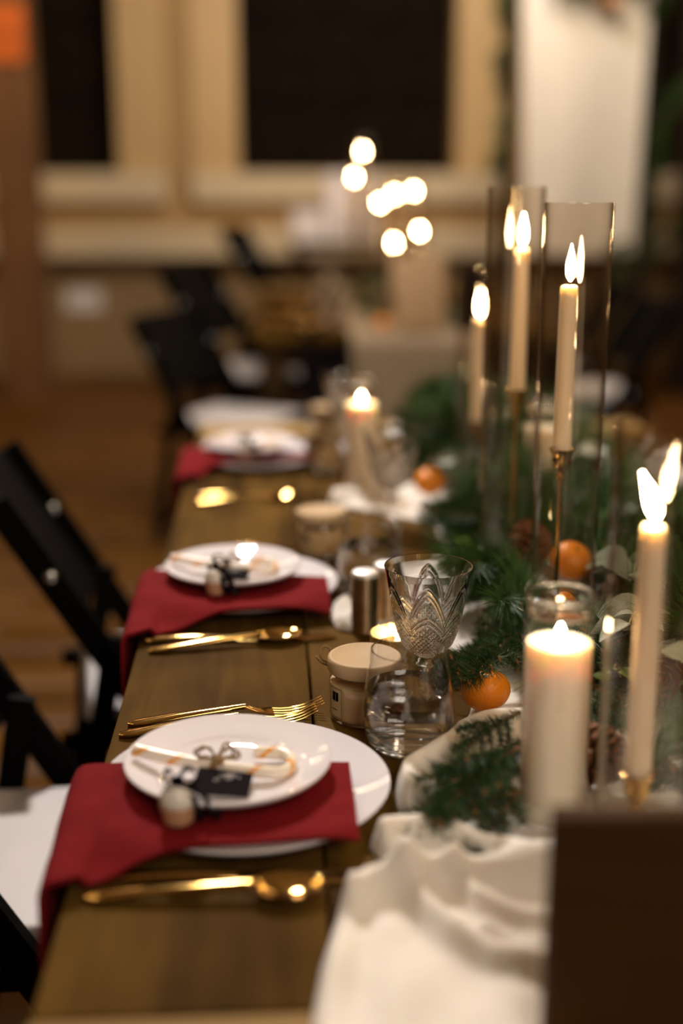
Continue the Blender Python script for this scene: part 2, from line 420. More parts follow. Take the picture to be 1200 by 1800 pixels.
# ---------------------------------------------------------------- cloth runner on the near table
def interp(v, pts):
    return float(np.interp(v, [p[0] for p in pts], [p[1] for p in pts]))
def seg_dist(X, Y, pl):
    """distance from grid points to polyline, and distance past its ends damped"""
    best = np.full(X.shape, 9.0)
    for (ax, ay), (bx, by) in zip(pl[:-1], pl[1:]):
        dx, dy = bx - ax, by - ay; L2 = dx * dx + dy * dy + 1e-12
        t = np.clip(((X - ax) * dx + (Y - ay) * dy) / L2, 0, 1)
        best = np.minimum(best, np.hypot(X - ax - t * dx, Y - ay - t * dy))
    return best
XL = [(0.60, 0.014), (0.71, 0.020), (0.767, 0.028), (0.82, 0.040), (0.845, 0.046), (0.862, 0.058), (0.872, 0.074), (0.888, 0.095), (0.902, 0.092), (0.915, 0.079),
      (0.93, 0.074), (0.942, 0.080), (0.952, 0.098), (0.966, 0.112), (0.98, 0.106), (1.00, 0.104), (1.03, 0.105), (1.06, 0.110), (1.085, 0.120), (1.11, 0.142), (1.14, 0.178), (1.2, 0.20),
      (1.34, 0.235), (1.41, 0.19), (1.435, 0.12), (1.46, 0.076), (1.50, 0.068), (1.56, 0.075), (1.62, 0.11), (1.66, 0.20), (1.74, 0.25), (1.95, 0.26), (2.04, 0.17), (2.075, 0.095), (2.12, 0.095), (2.16, 0.19), (2.25, 0.27), (2.5, 0.28), (2.6, 0.24), (2.86, 0.28)]
RIDGES = [([(0.088, 0.926), (0.116, 0.930), (0.142, 0.912), (0.184, 0.886), (0.215, 0.868), (0.27, 0.855)], 0.026, 0.015),
          ([(0.056, 0.838), (0.068, 0.853), (0.100, 0.860), (0.136, 0.868), (0.180, 0.862), (0.24, 0.845)], 0.026, 0.014),
          ([(0.110, 1.000), (0.116, 1.034), (0.134, 1.058), (0.170, 1.104), (0.205, 1.135), (0.26, 1.15)], 0.026, 0.016),
          ([(0.108, 0.985), (0.135, 1.00), (0.165, 1.04)], 0.012, 0.012),
          ([(0.095, 0.862), (0.108, 0.825), (0.125, 0.790), (0.150, 0.765), (0.19, 0.745)], 0.018, 0.010),
          ([(0.135, 0.862), (0.148, 0.835), (0.170, 0.815), (0.195, 0.800), (0.22, 0.80)], 0.016, 0.008),
          ([(0.150, 0.800), (0.175, 0.775), (0.21, 0.76)], 0.012, 0.007),
          ([(0.050, 0.835), (0.040, 0.78), (0.030, 0.70), (0.03, 0.61)], 0.008, 0.012),
          ([(0.080, 0.80), (0.075, 0.74), (0.08, 0.62)], 0.004, 0.012),
          ([(0.085, 1.475), (0.11, 1.50), (0.16, 1.48)], 0.010, 0.018), ([(0.09, 2.08), (0.13, 2.13), (0.2, 2.1)], 0.02, 0.02),
          ([(0.20, 2.6), (0.25, 2.65), (0.3, 2.7)], 0.02, 0.025)]
FEET = [(0.2354, 0.9732, 0.029), (0.4277, 1.9368, 0.029), (0.1543, 2.1745, 0.029), (0.1267, 1.1258, 0.036), (0.1277, 1.618, 0.036), (0.335, 1.3844, 0.038), (0.3201, 1.6667, 0.038),
        (0.365, 2.20, 0.038), (0.2985, 0.925, 0.038), (0.247, 0.672, 0.082), (0.1866, 1.95, 0.03), (0.149, 2.60, 0.03)]
def make_runner():
    NU, NV = 112, 520
    V = np.linspace(0.602, 2.86, NV); U = np.linspace(0, 1, NU)
    xl = np.interp(V, [p[0] for p in XL], [p[1] for p in XL])
    xr = 0.53 + 0.02 * np.sin(V * 5)
    Y = np.repeat(V[:, None], NU, 1)
    X = xl[:, None] + (xr - xl)[:, None] * U[None, :] ** 1.25
    Z = 0.004 + 0.0022 * np.sin(X * 41 + Y * 23) * np.sin(Y * 37 - X * 11) + 0.0018 * np.sin(X * 90 - Y * 60)
    for pl_, a, w in RIDGES:
        d = seg_dist(X, Y, pl_); Z = Z + a * np.exp(-(d / w) ** 2.4)
    # the left hem lies flat or rounds under
    e = X - xl[:, None]
    Z = Z * np.clip(e / 0.007, 0.0, 1.0) ** 0.5
    Z = np.maximum(Z, 0.0008)
    for fx, fy, fr in FEET:
        k = np.clip((np.hypot(X - fx, Y - fy) - fr - 0.004) / 0.008, 0, 1)
        Z = 0.0002 + (Z - 0.0002) * k
    Z = Z + TAB + 0.0012
    vs = np.stack([X, Y, Z], -1).reshape(-1, 3)
    fs = [(i * NU + j, i * NU + j + 1, (i + 1) * NU + j + 1, (i + 1) * NU + j) for i in range(NV - 1) for j in range(NU - 1)]
    mb = MB(); mb.v = [tuple(p) for p in vs]; mb.f = fs; mb.m = [0] * len(fs)
    return mb
tag(part('table_runner', None, make_runner, M['runner'], None, True, None), 'crumpled ivory gauze runner bunched along the near table under the greenery', 'table runner')

def make_runner_far():
    NU, NV = 40, 60; vs = []
    for i in range(NV):
        t = i / (NV - 1)
        for j in range(NU):
            u = j / (NU - 1); x = 0.30 + 0.48 * u
            fold = math.sin(u * 21 + 1.0) * 0.5 + math.sin(u * 37) * 0.3
            if t < 0.45:
                q = t / 0.45; z = 0.10 + (TAB - 0.11) * q; y = 4.632 - 0.012 * fold * (1 - q) - 0.02 * (1 - q)
            else:
                q = (t - 0.45) / 0.55; z = TAB + 0.005 + 0.003 * fold * 0.5; y = 4.645 + 2.35 * q
            if 0.43 < t < 0.47: z = min(z, TAB + 0.004)
            vs.append((x + 0.01 * math.sin(t * 9), y, z))
    fs = [(i * NU + j, i * NU + j + 1, (i + 1) * NU + j + 1, (i + 1) * NU + j) for i in range(NV - 1) for j in range(NU - 1)]
    return MB().add(vs, fs)
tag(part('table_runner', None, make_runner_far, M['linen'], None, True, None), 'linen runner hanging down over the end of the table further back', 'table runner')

# ---------------------------------------------------------------- table ware builders
def plate_mb(r, well, h, t=0.003):
    top = [(0.0005, t), (well * 0.6, t), (well * 0.96, t + 0.0004), (well * 1.015, t + 0.0026), (well * 1.06, t + 0.0042), ((well + r) / 2, t + h * 0.55), (r * 0.97, t + h * 0.93), (r * 0.992, t + h), (r, t + h - 0.0008)]
    bot = [(r * 0.985, h - 0.0012), ((well + r) / 2, h * 0.5), (well * 1.05, 0.0018), (well * 0.95, 0.0), (well * 0.9, 0.0), (well * 0.86, 0.0012), (0.0005, 0.0012)]
    return MB().lathe((top + bot)[::-1], 72)
def plate(kind, label, loc, r, well, h, group=None, rot=(0, 0, 0)):
    o = part(kind, kind, lambda: plate_mb(r, well, h), M['porcelain'], None, True, 60, loc, rot)
    return tag(o, label, 'plate', group)

def loft(stations, n=12):
    """stations (x, y, half width, z, half thickness, dish): closed loft along x"""
    vs = []; fs = []
    for x, y0, hw, z, th, dish in stations:
        for j in range(n):
            a = 2 * math.pi * j / n; c = math.cos(a)
            vs.append((x, y0 + hw * c, z + th * math.sin(a) - dish * (1 - c * c)))
    k = len(stations)
    for i in range(k - 1):
        for j in range(n):
            l = (j + 1) % n; fs.append((i * n + j, (i + 1) * n + j, (i + 1) * n + l, i * n + l))
    fs.append(tuple(range(n))); fs.append(tuple((k - 1) * n + j for j in range(n))[::-1])
    return MB().add(vs, fs)
def handle_mb(L, w0, w1, z1):
    # bowed along its length, as cast flatware is
    st = []
    for i in range(15):
        t = i / 14; hw = w0 * (1 - t) ** 0.8 + w1 * t
        if t < 0.08: hw *= 0.35 + 0.65 * math.sqrt(t / 0.08)
        st.append((t * L, 0, hw, 0.0032 + z1 * t * t + 0.0035 * math.sin(math.pi * t), 0.0030, 0.0))
    return loft(st)
def spoon(label, loc, rz, group):
    t = thing('spoon', label, 'spoon', loc, rz, group)
    part('handle', 'spoon_handle', lambda: handle_mb(0.128, 0.0085, 0.0032, 0.009), M['gold'], t)
    def bowl():
        st = []
        for i in range(15):
            q = i / 14; hw = 0.0035 + 0.0165 * math.sin(math.pi * min(1, q * 0.98 + 0.0)) ** 0.62
            if q > 0.97: hw = 0.004
            st.append((0.126 + q * 0.060, 0, hw, 0.0118 - 0.004 * q + 0.002 * q * q, 0.0011, 0.0085 * math.sin(math.pi * q) ** 0.7))
        return loft(st, 20)
    part('bowl', 'spoon_bowl', bowl, M['gold'], t)
    return t
def knife(label, loc, rz, group):
    t = thing('knife', label, 'knife', loc, rz, group)
    part('handle', 'knife_handle', lambda: handle_mb(0.115, 0.0075, 0.0055, 0.001), M['gold'], t)
    def blade():
        st = []
        for i in range(13):
            q = i / 12; hw = 0.0075 + 0.003 * math.sin(q * 2.6)
            if q > 0.85: hw *= math.sqrt(max(0.03, (1 - q) / 0.15))
            st.append((0.112 + q * 0.123, 0.001 * q, hw, 0.0036 - 0.0015 * q, 0.0009, 0))
        return loft(st, 10)
    part('blade', 'knife_blade', blade, M['gold'], t)
    return t
def fork(label, loc, rz, group):
    t = thing('fork', label, 'fork', loc, rz, group)
    part('handle', 'fork_handle', lambda: handle_mb(0.120, 0.0085, 0.0034, 0.010), M['gold'], t)
    part('neck', 'fork_neck', lambda: loft([(0.118 + q * 0.032, 0, 0.0034 + 0.0085 * q ** 0.7, 0.0128 - 0.008 * math.sin(q * 1.4), 0.0012, 0.001 * q) for q in [i / 7 for i in range(8)]]), M['gold'], t)
    for k in range(4):
        part('tine', 'fork_tine', lambda: loft([(0.149 + q * 0.052, 0, 0.0017 - 0.0010 * q, 0.0050 - 0.0025 * math.sin(q * 3.1) + 0.009 * q * q, 0.0011 - 0.0005 * q, 0) for q in [i / 6 for i in range(7)]], 8), M['gold'], t, loc=(0, (k - 1.5) * 0.0062, 0))
    return t

def napkin_mb(near, far, right, rimz, hang, fall):
    """folded strip across the plate and over the table edge: x right -> left then down"""
    NS, NT = 90, 26; vs = []
    total_top = right - (-0.1705); path = []
    for i in range(NS):
        s = i / (NS - 1) * (total_top + 0.02 + hang)
        if s < total_top: path.append(('t', right - s, s))
        elif s < total_top + 0.02: path.append(('c', (s - total_top) / 0.02, s))
        else: path.append(('h', s - total_top - 0.02, s))
    for kind, a, s in path:
        x = a if kind == 't' else -0.1705
        n, f_ = interp(x, near), interp(x, far)
        for j in range(NT):
            v = j / (NT - 1); y = n + (f_ - n) * v
            zt = rimz(x, y)
            # soft rounding at the folded front edge
            zt -= 0.0025 * math.exp(-v / 0.05) + 0.002 * math.exp(-(1 - v) / 0.06)
            wob = 0.0006 * math.sin(s * 60 + v * 4) + 0.0006 * math.sin(v * 21 + s * 14)
            if kind == 't': p = (x, y, zt + wob)
            elif kind == 'c':
                an = a * math.pi / 2; p = (-0.1705 - 0.013 * math.sin(an), y, zt - 0.013 * (1 - math.cos(an)) + wob)
            else:
                yy = y + fall * a * (v - 0.15) 
                p = (-0.1835 - 0.02 * a + 0.006 * math.sin(v * 9 + a * 4) * min(1, a * 8), yy, zt - 0.013 - a)
            vs.append(p)
    vs = np.array(vs).reshape(NS, NT, 3)
    mb = MB()
    th = 0.0045
    # second skin along the normals gives the folded layers a thickness
    dS = np.gradient(vs, axis=0); dT = np.gradient(vs, axis=1); nn = np.cross(dS, dT)
    nn /= np.linalg.norm(nn, axis=2, keepdims=True) + 1e-9
    if nn[5, NT // 2, 2] < 0: nn = -nn
    up = vs + nn * th * 0.5; lo = vs - nn * th * 0.5
    for A in (up, lo): mb.v.extend([tuple(p) for p in A.reshape(-1, 3)])
    o = NS * NT
    for i in range(NS - 1):
        for j in range(NT - 1):
            a, b, c, d = i * NT + j, i * NT + j + 1, (i + 1) * NT + j + 1, (i + 1) * NT + j
            mb.f.append((a, d, c, b)); mb.f.append((o + a, o + b, o + c, o + d))
    for i in range(NS - 1):
        for j in (0, NT - 1):
            a, d = i * NT + j, (i + 1) * NT + j; mb.f.append((a, d, o + d, o + a) if j else (a, o + a, o + d, d))
    for j in range(NT - 1):
        for i in (0, NS - 1):
            a, b = i * NT + j, i * NT + j + 1; mb.f.append((a, o + a, o + b, b) if i else (a, b, o + b, o + a))
    mb.m = [0] * len(mb.f)
    return mb

def cane_thing(label, loc, rz, group, seed, text=True):
    t = thing('candy_cane', label, 'candy cane', loc, rz, group); t.rotation_euler = (0, rad(4.4), rz)
    def cane():
        P = smooth_path([(-0.083, 0.012, 0.0), (-0.053, -0.001, 0), (-0.023, -0.010, 0), (0.012, -0.018, 0), (0.042, -0.021, 0), (0.053, -0.012, 0.0005), (0.055, 0.004, 0.001), (0.046, 0.016, 0.001), (0.022, 0.018, 0)], 10)
        mb = MB(); n = 20; mb.tube([p + Vector((0, 0, 0.0056)) for p in P], 0.0056, n)
        L = [0]
        for a, b in zip(P[:-1], P[1:]): L.append(L[-1] + (b - a).length)
        mb.m = []
        for i in range(len(P) - 1):
            for j in range(n):
                ph = (L[i] / 0.034 + j / n) % 1.0
                mb.m.append(1 if ph < 0.17 else 0)
        mb.m += [0, 0]
        return mb
    part('cane', 'cane', cane, [M['cane'], M['cane_stripe']], t, True, None)
    cd = part('name_card', 'name_card', lambda: MB().box((0, 0, 0), (0.047, 0.050, 0.0012)), M['card'], t, False, loc=(-0.003, -0.044, 0.0060), rot=(rad(-1.5), 0, rad(-4)))
    if text:
        def script():
            mb = MB(); rnd = random.Random(seed)
            z = 0.0008
            x = -0.006
            strokes = [[(-0.008, -0.004), (-0.003, 0.004), (0.004, 0.012), (0.0065, 0.014), (0.004, 0.008), (-0.001, -0.002)],
                       [(-0.001, -0.002), (0.004, 0.006), (0.010, 0.013), (0.0115, 0.0115), (0.007, 0.004), (0.002, -0.004)],
                       [(0.002, -0.004), (0.006, 0.001), (0.011, 0.008), (0.0125, 0.006), (0.008, -0.002), (0.005, -0.007)],
                       [(-0.008, -0.004), (-0.011, -0.008), (-0.010, -0.011), (-0.007, -0.009), (-0.004, -0.005)],
                       [(-0.006, 0.009), (-0.001, 0.007), (0.005, 0.010)]]
            for st in strokes: mb.tube([p + Vector((0, 0, z)) for p in smooth_path([(a * 0.72, b * 0.72 + 0.008, 0) for a, b in st], 6)], 0.00022, 5)
            for k in range(3): mb.tube([(0.0125, 0.008 + k * 0.0022, z), (0.0125, 0.0094 + k * 0.0022, z)], 0.00035, 5)
            return mb
        part('lettering', 'lettering', script, M['ink'], cd)
    def bow():
        mb = MB(); rnd = random.Random(3)
        loops = [(-0.016, 0.004, 0.004), (-0.019, 0.009, 0.002), (0.013, 0.010, 0.006), (0.019, 0.006, 0.003), (0.017, 0.012, 0.001)]
        for (ax, ay, az) in loops:
            mb.tube(smooth_path([(0, 0, 0.012), (ax * 0.5, ay + 0.002, 0.015 + az), (ax, ay, 0.013 + az * 0.6), (ax * 0.95, ay - 0.004, 0.0115), (ax * 0.45, ay * 0.3 - 0.001, 0.012), (0, 0, 0.012)], 6), [0.0011 + 0.0003 * math.sin(i * 1.7) for i in range(31)], 6)
        for ex in (-0.005, 0.006): mb.tube(smooth_path([(0, 0, 0.012), (ex * 0.6, -0.004, 0.010), (ex, -0.009, 0.0075)], 6), 0.0011, 6)
        for q in range(5):
            x = (q - 2) * 0.0022
            mb.tube([(x + 0.001 * math.sin(a), 0.0075 * math.cos(a), 0.0056 + 0.0075 * math.sin(a)) for a in [2 * math.pi * i / 14 for i in range(14)]], 0.0012, 6, closed=True)
        return mb
    part('twine_bow', 'twine_bow', bow, M['twine'], t, True, None, loc=(-0.010, -0.011, 0))
    return t

def bell_thing(label, loc, rz, group):
    t = thing('bell', label, 'bell', loc, rz, group)
    part('bell_body', 'bell_body', lambda: MB().lathe([(0.0005, 0.033), (0.006, 0.0325), (0.0105, 0.030), (0.0135, 0.0255), (0.0148, 0.020), (0.0152, 0.0155)][::-1] , 32), M['bell'], t, True, None)
    part('rim', 'bell_rim', lambda: MB().lathe([(0.0118, 0.0), (0.0128, 0.001), (0.0135, 0.006), (0.0145, 0.012), (0.0154, 0.0155), (0.0150, 0.0165)], 32), M['bell_shade'], t, True, None)
    def rib():
        mb = MB()
        for s, w in ((-1, 0.011), (1, 0.017)):
            P = smooth_path([(0, 0, 0.034), (s * w * 0.5, 0.006, 0.042), (s * w, 0.004, 0.036), (s * w * 0.6, -0.003, 0.031), (0, 0, 0.034)], 8)
            vs = []
            for p in P: vs += [p + Vector((0, -0.0045, 0)), p + Vector((0, 0.0045, 0.001))]
            mb.add(vs, [(2 * i, 2 * i + 2, 2 * i + 3, 2 * i + 1) for i in range(len(P) - 1)])
        for s in (0.6, 1.0):
            P = smooth_path([(0, 0, 0.034), (0.018 * s, -0.006, 0.026), (0.026 * s, -0.010, 0.012), (0.034 * s, -0.010, 0.004)], 8)
            vs = []
            for p in P: vs += [p + Vector((-0.002, -0.005, 0)), p + Vector((0.002, 0.005, 0))]
            mb.add(vs, [(2 * i, 2 * i + 2, 2 * i + 3, 2 * i + 1) for i in range(len(P) - 1)])
        mb.tube([(0.004 * math.cos(a), 0, 0.034 + 0.004 * math.sin(a)) for a in [k * 0.6283 for k in range(10)]], 0.0022, 6, closed=True)
        return mb
    part('ribbon', 'bell_ribbon', rib, M['ribbon'], t, True, None)
    return t

def place_setting(cx, cy_, which, nap, kn, sp, forks, full=True):
    P = 'at the %s setting' % which
    plate('dinner_plate', 'large white plate under the burgundy napkin ' + P, (cx, cy_, TAB), 0.130, 0.083, 0.017)
    def rimz(x, y):
        d = math.hypot(x - cx, y - cy_)
        on_plate = TAB + 0.0262
        t = min(1, max(0, (d - 0.135) / 0.05))
        t = t * t * (3 - 2 * t)
        return on_plate * (1 - t) + (TAB + 0.0100) * t if x > -0.15 else on_plate * (1 - t * 0.55) + (TAB + 0.012) * t * 0.55
    near = [(x, y + cy_) for x, y in nap['near']]; far = [(x, y + cy_) for x, y in nap['far']]
    o = part('napkin', None, lambda: napkin_mb(near, far, nap['right'], rimz, nap['hang'], nap['fall']), M['napkin'], None, True, 60)
    tag(o, 'burgundy napkin hanging over the table edge ' + P, 'napkin')
    sx, sy = nap['salad']
    plate('salad_plate', 'small white plate holding a candy cane ' + P, (cx + sx, cy_ + sy, TAB + 0.0312), 0.091, 0.060, 0.0125)
    cane_thing('candy cane tied with twine to a black name card ' + P, (cx + sx + nap.get('cx', 0.0), cy_ + sy + nap.get('cyo', 0.0), TAB + 0.0312 + 0.0084), 0, None, 3)
    bell_thing('little white bell, base toned as in shade, with black ribbon ' + P, (cx + nap['bell'][0], cy_ + nap['bell'][1], TAB + 0.0305), nap['bell'][2], None)
    knife('gold dinner knife lying between the spoon and the plate ' + P, (*kn[:2], TAB), kn[2], None)
    spoon('gold spoon nearest the camera ' + P, (*sp[:2], TAB), sp[2], None)
    for i, fk in enumerate(forks):
        fork(('gold fork beside the plate ' if i == 0 else 'gold fork furthest from the plate ') + P, (*fk[:2], TAB), fk[2], None)

C1 = (-0.030, 1.026); C2 = (-0.046, 1.615); C3 = (-0.036, 2.455)
place_setting(*C1, 'nearest',
    dict(near=[(-0.18, -0.165), (-0.150, -0.152), (-0.115, -0.136), (-0.07, -0.127), (-0.01, -0.121), (0.06, -0.117)], far=[(-0.18, 0.026), (-0.14, 0.026), (0.0, 0.02), (0.06, 0.014)],
         right=0.064, hang=0.22, fall=0.3, salad=(-0.014, -0.009), cyo=-0.006, bell=(-0.052, -0.094, 0.2)),
    (-0.148, 0.891, rad(-1.5)), (-0.150, 0.864, rad(-0.5)), [(-0.158, 1.160, rad(10)), (-0.152, 1.186, rad(8))])
place_setting(*C2, 'middle',
    dict(near=[(-0.19, -0.215), (-0.15, -0.18), (-0.125, -0.165), (-0.07, -0.142), (-0.01, -0.132), (0.07, -0.125)], far=[(-0.19, 0.035), (-0.14, 0.030), (0.0, 0.0), (0.07, -0.015)],
         right=0.068, hang=0.27, fall=0.5, salad=(-0.010, -0.010), bell=(-0.030, -0.088, -0.3)),
    (-0.162, 1.430, rad(0.5)), (-0.150, 1.394, rad(12)), [(-0.150, 1.765, rad(6)), (-0.150, 1.80, rad(5))])
place_setting(*C3, 'farthest',
    dict(near=[(-0.19, -0.225), (-0.15, -0.175), (-0.12, -0.125), (-0.07, -0.105), (-0.01, -0.097), (0.09, -0.090)], far=[(-0.19, 0.035), (-0.14, 0.030), (0.0, -0.02), (0.09, -0.04)],
         right=0.086, hang=0.25, fall=0.5, salad=(-0.010, -0.014), bell=(-0.020, -0.085, -0.3)),
    (-0.150, 2.16, rad(0.5)), (-0.145, 2.11, rad(8)), [(-0.150, 2.61, rad(6)), (-0.150, 2.64, rad(5))])
# the guest opposite: plate and napkin at the right edge of the picture
plate('dinner_plate', 'large white dinner plate across the table at the right edge', (0.705, 2.05, TAB), 0.130, 0.083, 0.017)
def nap4():
    near = [(-0.19, 1.93), (0.2, 1.93)]; far = [(-0.19, 2.1), (0.2, 2.1)]
    mb = napkin_mb(near, far, 0.075, lambda x, y: TAB + 0.0262 - 0.012 * min(1, max(0, (-x - 0.158) / 0.05)), 0.12, 0.2)
    mb.v = [(0.683 - x, y, z) for x, y, z in mb.v]; mb.f = [f[::-1] for f in mb.f]
    return mb
tag(part('napkin', None, nap4, M['napkin'], None, True, 60), 'burgundy napkin on the plate across the table at the right edge', 'napkin')
plate('salad_plate', 'small white salad plate across the table at the right edge', (0.715, 2.055, TAB + 0.0312), 0.091, 0.060, 0.0125)

# ---------------------------------------------------------------- glasses
def goblet_bowl():
    """crystal bowl: smooth inside; outside cut with pointed arches over a diamond field"""
    prof = [(0.0095, 0.0600), (0.0150, 0.0640), (0.0215, 0.0680), (0.0268, 0.0740), (0.0308, 0.0840), (0.0345, 0.0980), (0.0378, 0.1150), (0.0408, 0.1350), (0.0436, 0.1500), (0.0452, 0.1570)]
    zs = [p[1] for p in prof]; rs = [p[0] for p in prof]
    NA, NZ, K = 300, 110, 6
    vs = []; fs = []
    z0, z1 = prof[0][1], prof[-1][1]
    for i in range(NZ):
        z = z0 + (z1 - z0) * i / (NZ - 1); r = float(np.interp(z, zs, rs))
        for j in range(NA):
            a = 2 * math.pi * j / NA
            u = ((a * K / (2 * math.pi)) % 1.0) * 2 - 1          # -1..1 across one arch
            au = abs(u); d = 0.0
            for apex, foot, w, dep in ((0.1430, 0.1060, 0.0022, 0.0015), (0.1365, 0.0985, 0.0020, 0.0013), (0.1130, 0.0960, 0.0018, 0.0012), (0.1075, 0.0910, 0.0018, 0.0012)):
                zc = apex - (apex - foot) * au ** 1.5
                d += dep * max(0.0, 1 - abs(z - zc) / w)
            lim = 0.1030 - (0.1030 - 0.0870) * au ** 1.5
            if z < lim:
                p = a * 36 / 2.0; q = (z - 0.06) * 620
                s1 = abs(((p + q) / math.pi) % 1.0 - 0.5) * 2; s2 = abs(((p - q) / math.pi) % 1.0 - 0.5) * 2
                d += 0.0017 * min(1.0, (lim - z) / 0.002) * max(1 - s1 * 1.6, 1 - s2 * 1.6, 0)
            rr = r - d
            vs.append((rr * math.cos(a), rr * math.sin(a), z))
    for i in range(NZ - 1):
        for j in range(NA):
            l = (j + 1) % NA; fs.append((i * NA + j, i * NA + l, (i + 1) * NA + l, (i + 1) * NA + j))
    mb = MB().add(vs, fs)
    # inner skin
    NB = 96; inner = [(max(0.0006, r - float(np.interp(z, [0.10, 0.145, 0.157], [0.0042, 0.0022, 0.0012]))), z) for r, z in prof if z > 0.0665]
    inner = [(0.0006, 0.0665), (0.012, 0.0672)] + inner[0:]
    inner = sorted(set(inner), key=lambda t: (t[1], t[0])); inner[-1] = (inner[-1][0], inner[-1][1])
    vin = []; fin = []
    n = NA
    for r, z in inner:
        for j in range(n):
            a = 2 * math.pi * j / n; vin.append((r * math.cos(a), r * math.sin(a), z))
    for k in range(len(inner) - 1):
        for j in range(n):
            l = (j + 1) % n; fin.append((k * n + j, (k + 1) * n + j, (k + 1) * n + l, k * n + l))
    o = len(mb.v); mb.add(vin, fin)
    top_o = (NZ - 1) * NA; top_i = o + (len(inner) - 1) * n
    for j in range(n):
        l = (j + 1) % n; mb.f.append([top_o + j, top_o + l, top_i + l, top_i + j]); mb.m.append(0)
    mb.f.append([o + j for j in range(n)]); mb.m.append(0)
    mb.f.append([j for j in range(n)][::-1]); mb.m.append(0)
    return mb
def goblet(label, x, y, rz=0.0, z=TAB, group=None):
    t = thing('goblet', label, 'goblet', (x, y, z), rz, group)
    part('bowl', 'goblet_bowl', goblet_bowl, M['crystal'], t, True, 35)
    part('stem', 'goblet_stem', lambda: MB().lathe([(0.0058, 0.0052), (0.0050, 0.012), (0.0045, 0.022), (0.0046, 0.036), (0.0062, 0.044), (0.0100, 0.049), (0.0106, 0.052), (0.0092, 0.055), (0.0066, 0.0572), (0.0080, 0.0592)], 20), M['crystal'], t, True, None)
    part('foot', 'goblet_foot', lambda: MB().lathe([(0.0278, 0.0005), (0.0288, 0.0012), (0.0285, 0.0022), (0.020, 0.0034), (0.012, 0.0040), (0.0065, 0.0050)], 48), M['crystal'], t, True, 40)
    return t
goblet('cut crystal goblet standing just behind the sharpest water tumbler', 0.1557, 1.2173, rad(-8))
goblet('blurred cut crystal goblet in front of the far left pillar candle', 0.1866, 1.95, rad(10))
goblet('blurred crystal goblet beyond the farthest place setting', 0.149, 2.60, rad(25))
goblet('crystal goblet across the table behind the front right taper', 0.5795, 1.8465, rad(5))

TP = [(0.0300, 0.0), (0.0345, 0.0012), (0.0385, 0.0055), (0.0425, 0.016), (0.0443, 0.030), (0.0440, 0.045), (0.0425, 0.062), (0.0400, 0.080), (0.0366, 0.100)]
def tumbler_mb():
    t = 0.0016
    inner = [(r - t, z) for r, z in TP if z >= 0.0055]
    inner = [(0.0006, 0.0068), (0.030, 0.0070)] + [(p[0] - 0.0012, p[1] + 0.003) if i == 0 else p for i, p in enumerate(inner)]
    return MB().lathe([(0.0006, 0.0004)] + TP + inner[::-1], 72, cap0=True, cap1=True)
def tumbler(label, x, y, level=0.062):
    t = thing('tumbler', label, 'tumbler', (x, y, TAB + 0.0018))
    part('glass', 'tumbler_glass', tumbler_mb, M['tumbler'], t, True, 60)
    zs = [p[1] for p in TP]; rs = [p[0] for p in TP]
    def w():
        prof = [(0.0006, 0.0064), (0.0296, 0.0066)]
        for z in np.linspace(0.0095, level, 14): prof.append((float(np.interp(z, zs, rs)) - 0.0013, float(z)))
        prof.append((0.0006, level))
        return MB().lathe(prof, 72)
    part('water', 'water%.3f' % level, w, M['water'], t, True, 50)
    return t
tumbler('clear stemless tumbler of water in front of the sharp crystal goblet', 0.1267, 1.1258)
tumbler('tumbler of water behind the two bronze metal shakers', 0.1277, 1.618)
tumbler('blurred tumbler of water near the farthest place setting', 0.102, 2.36)

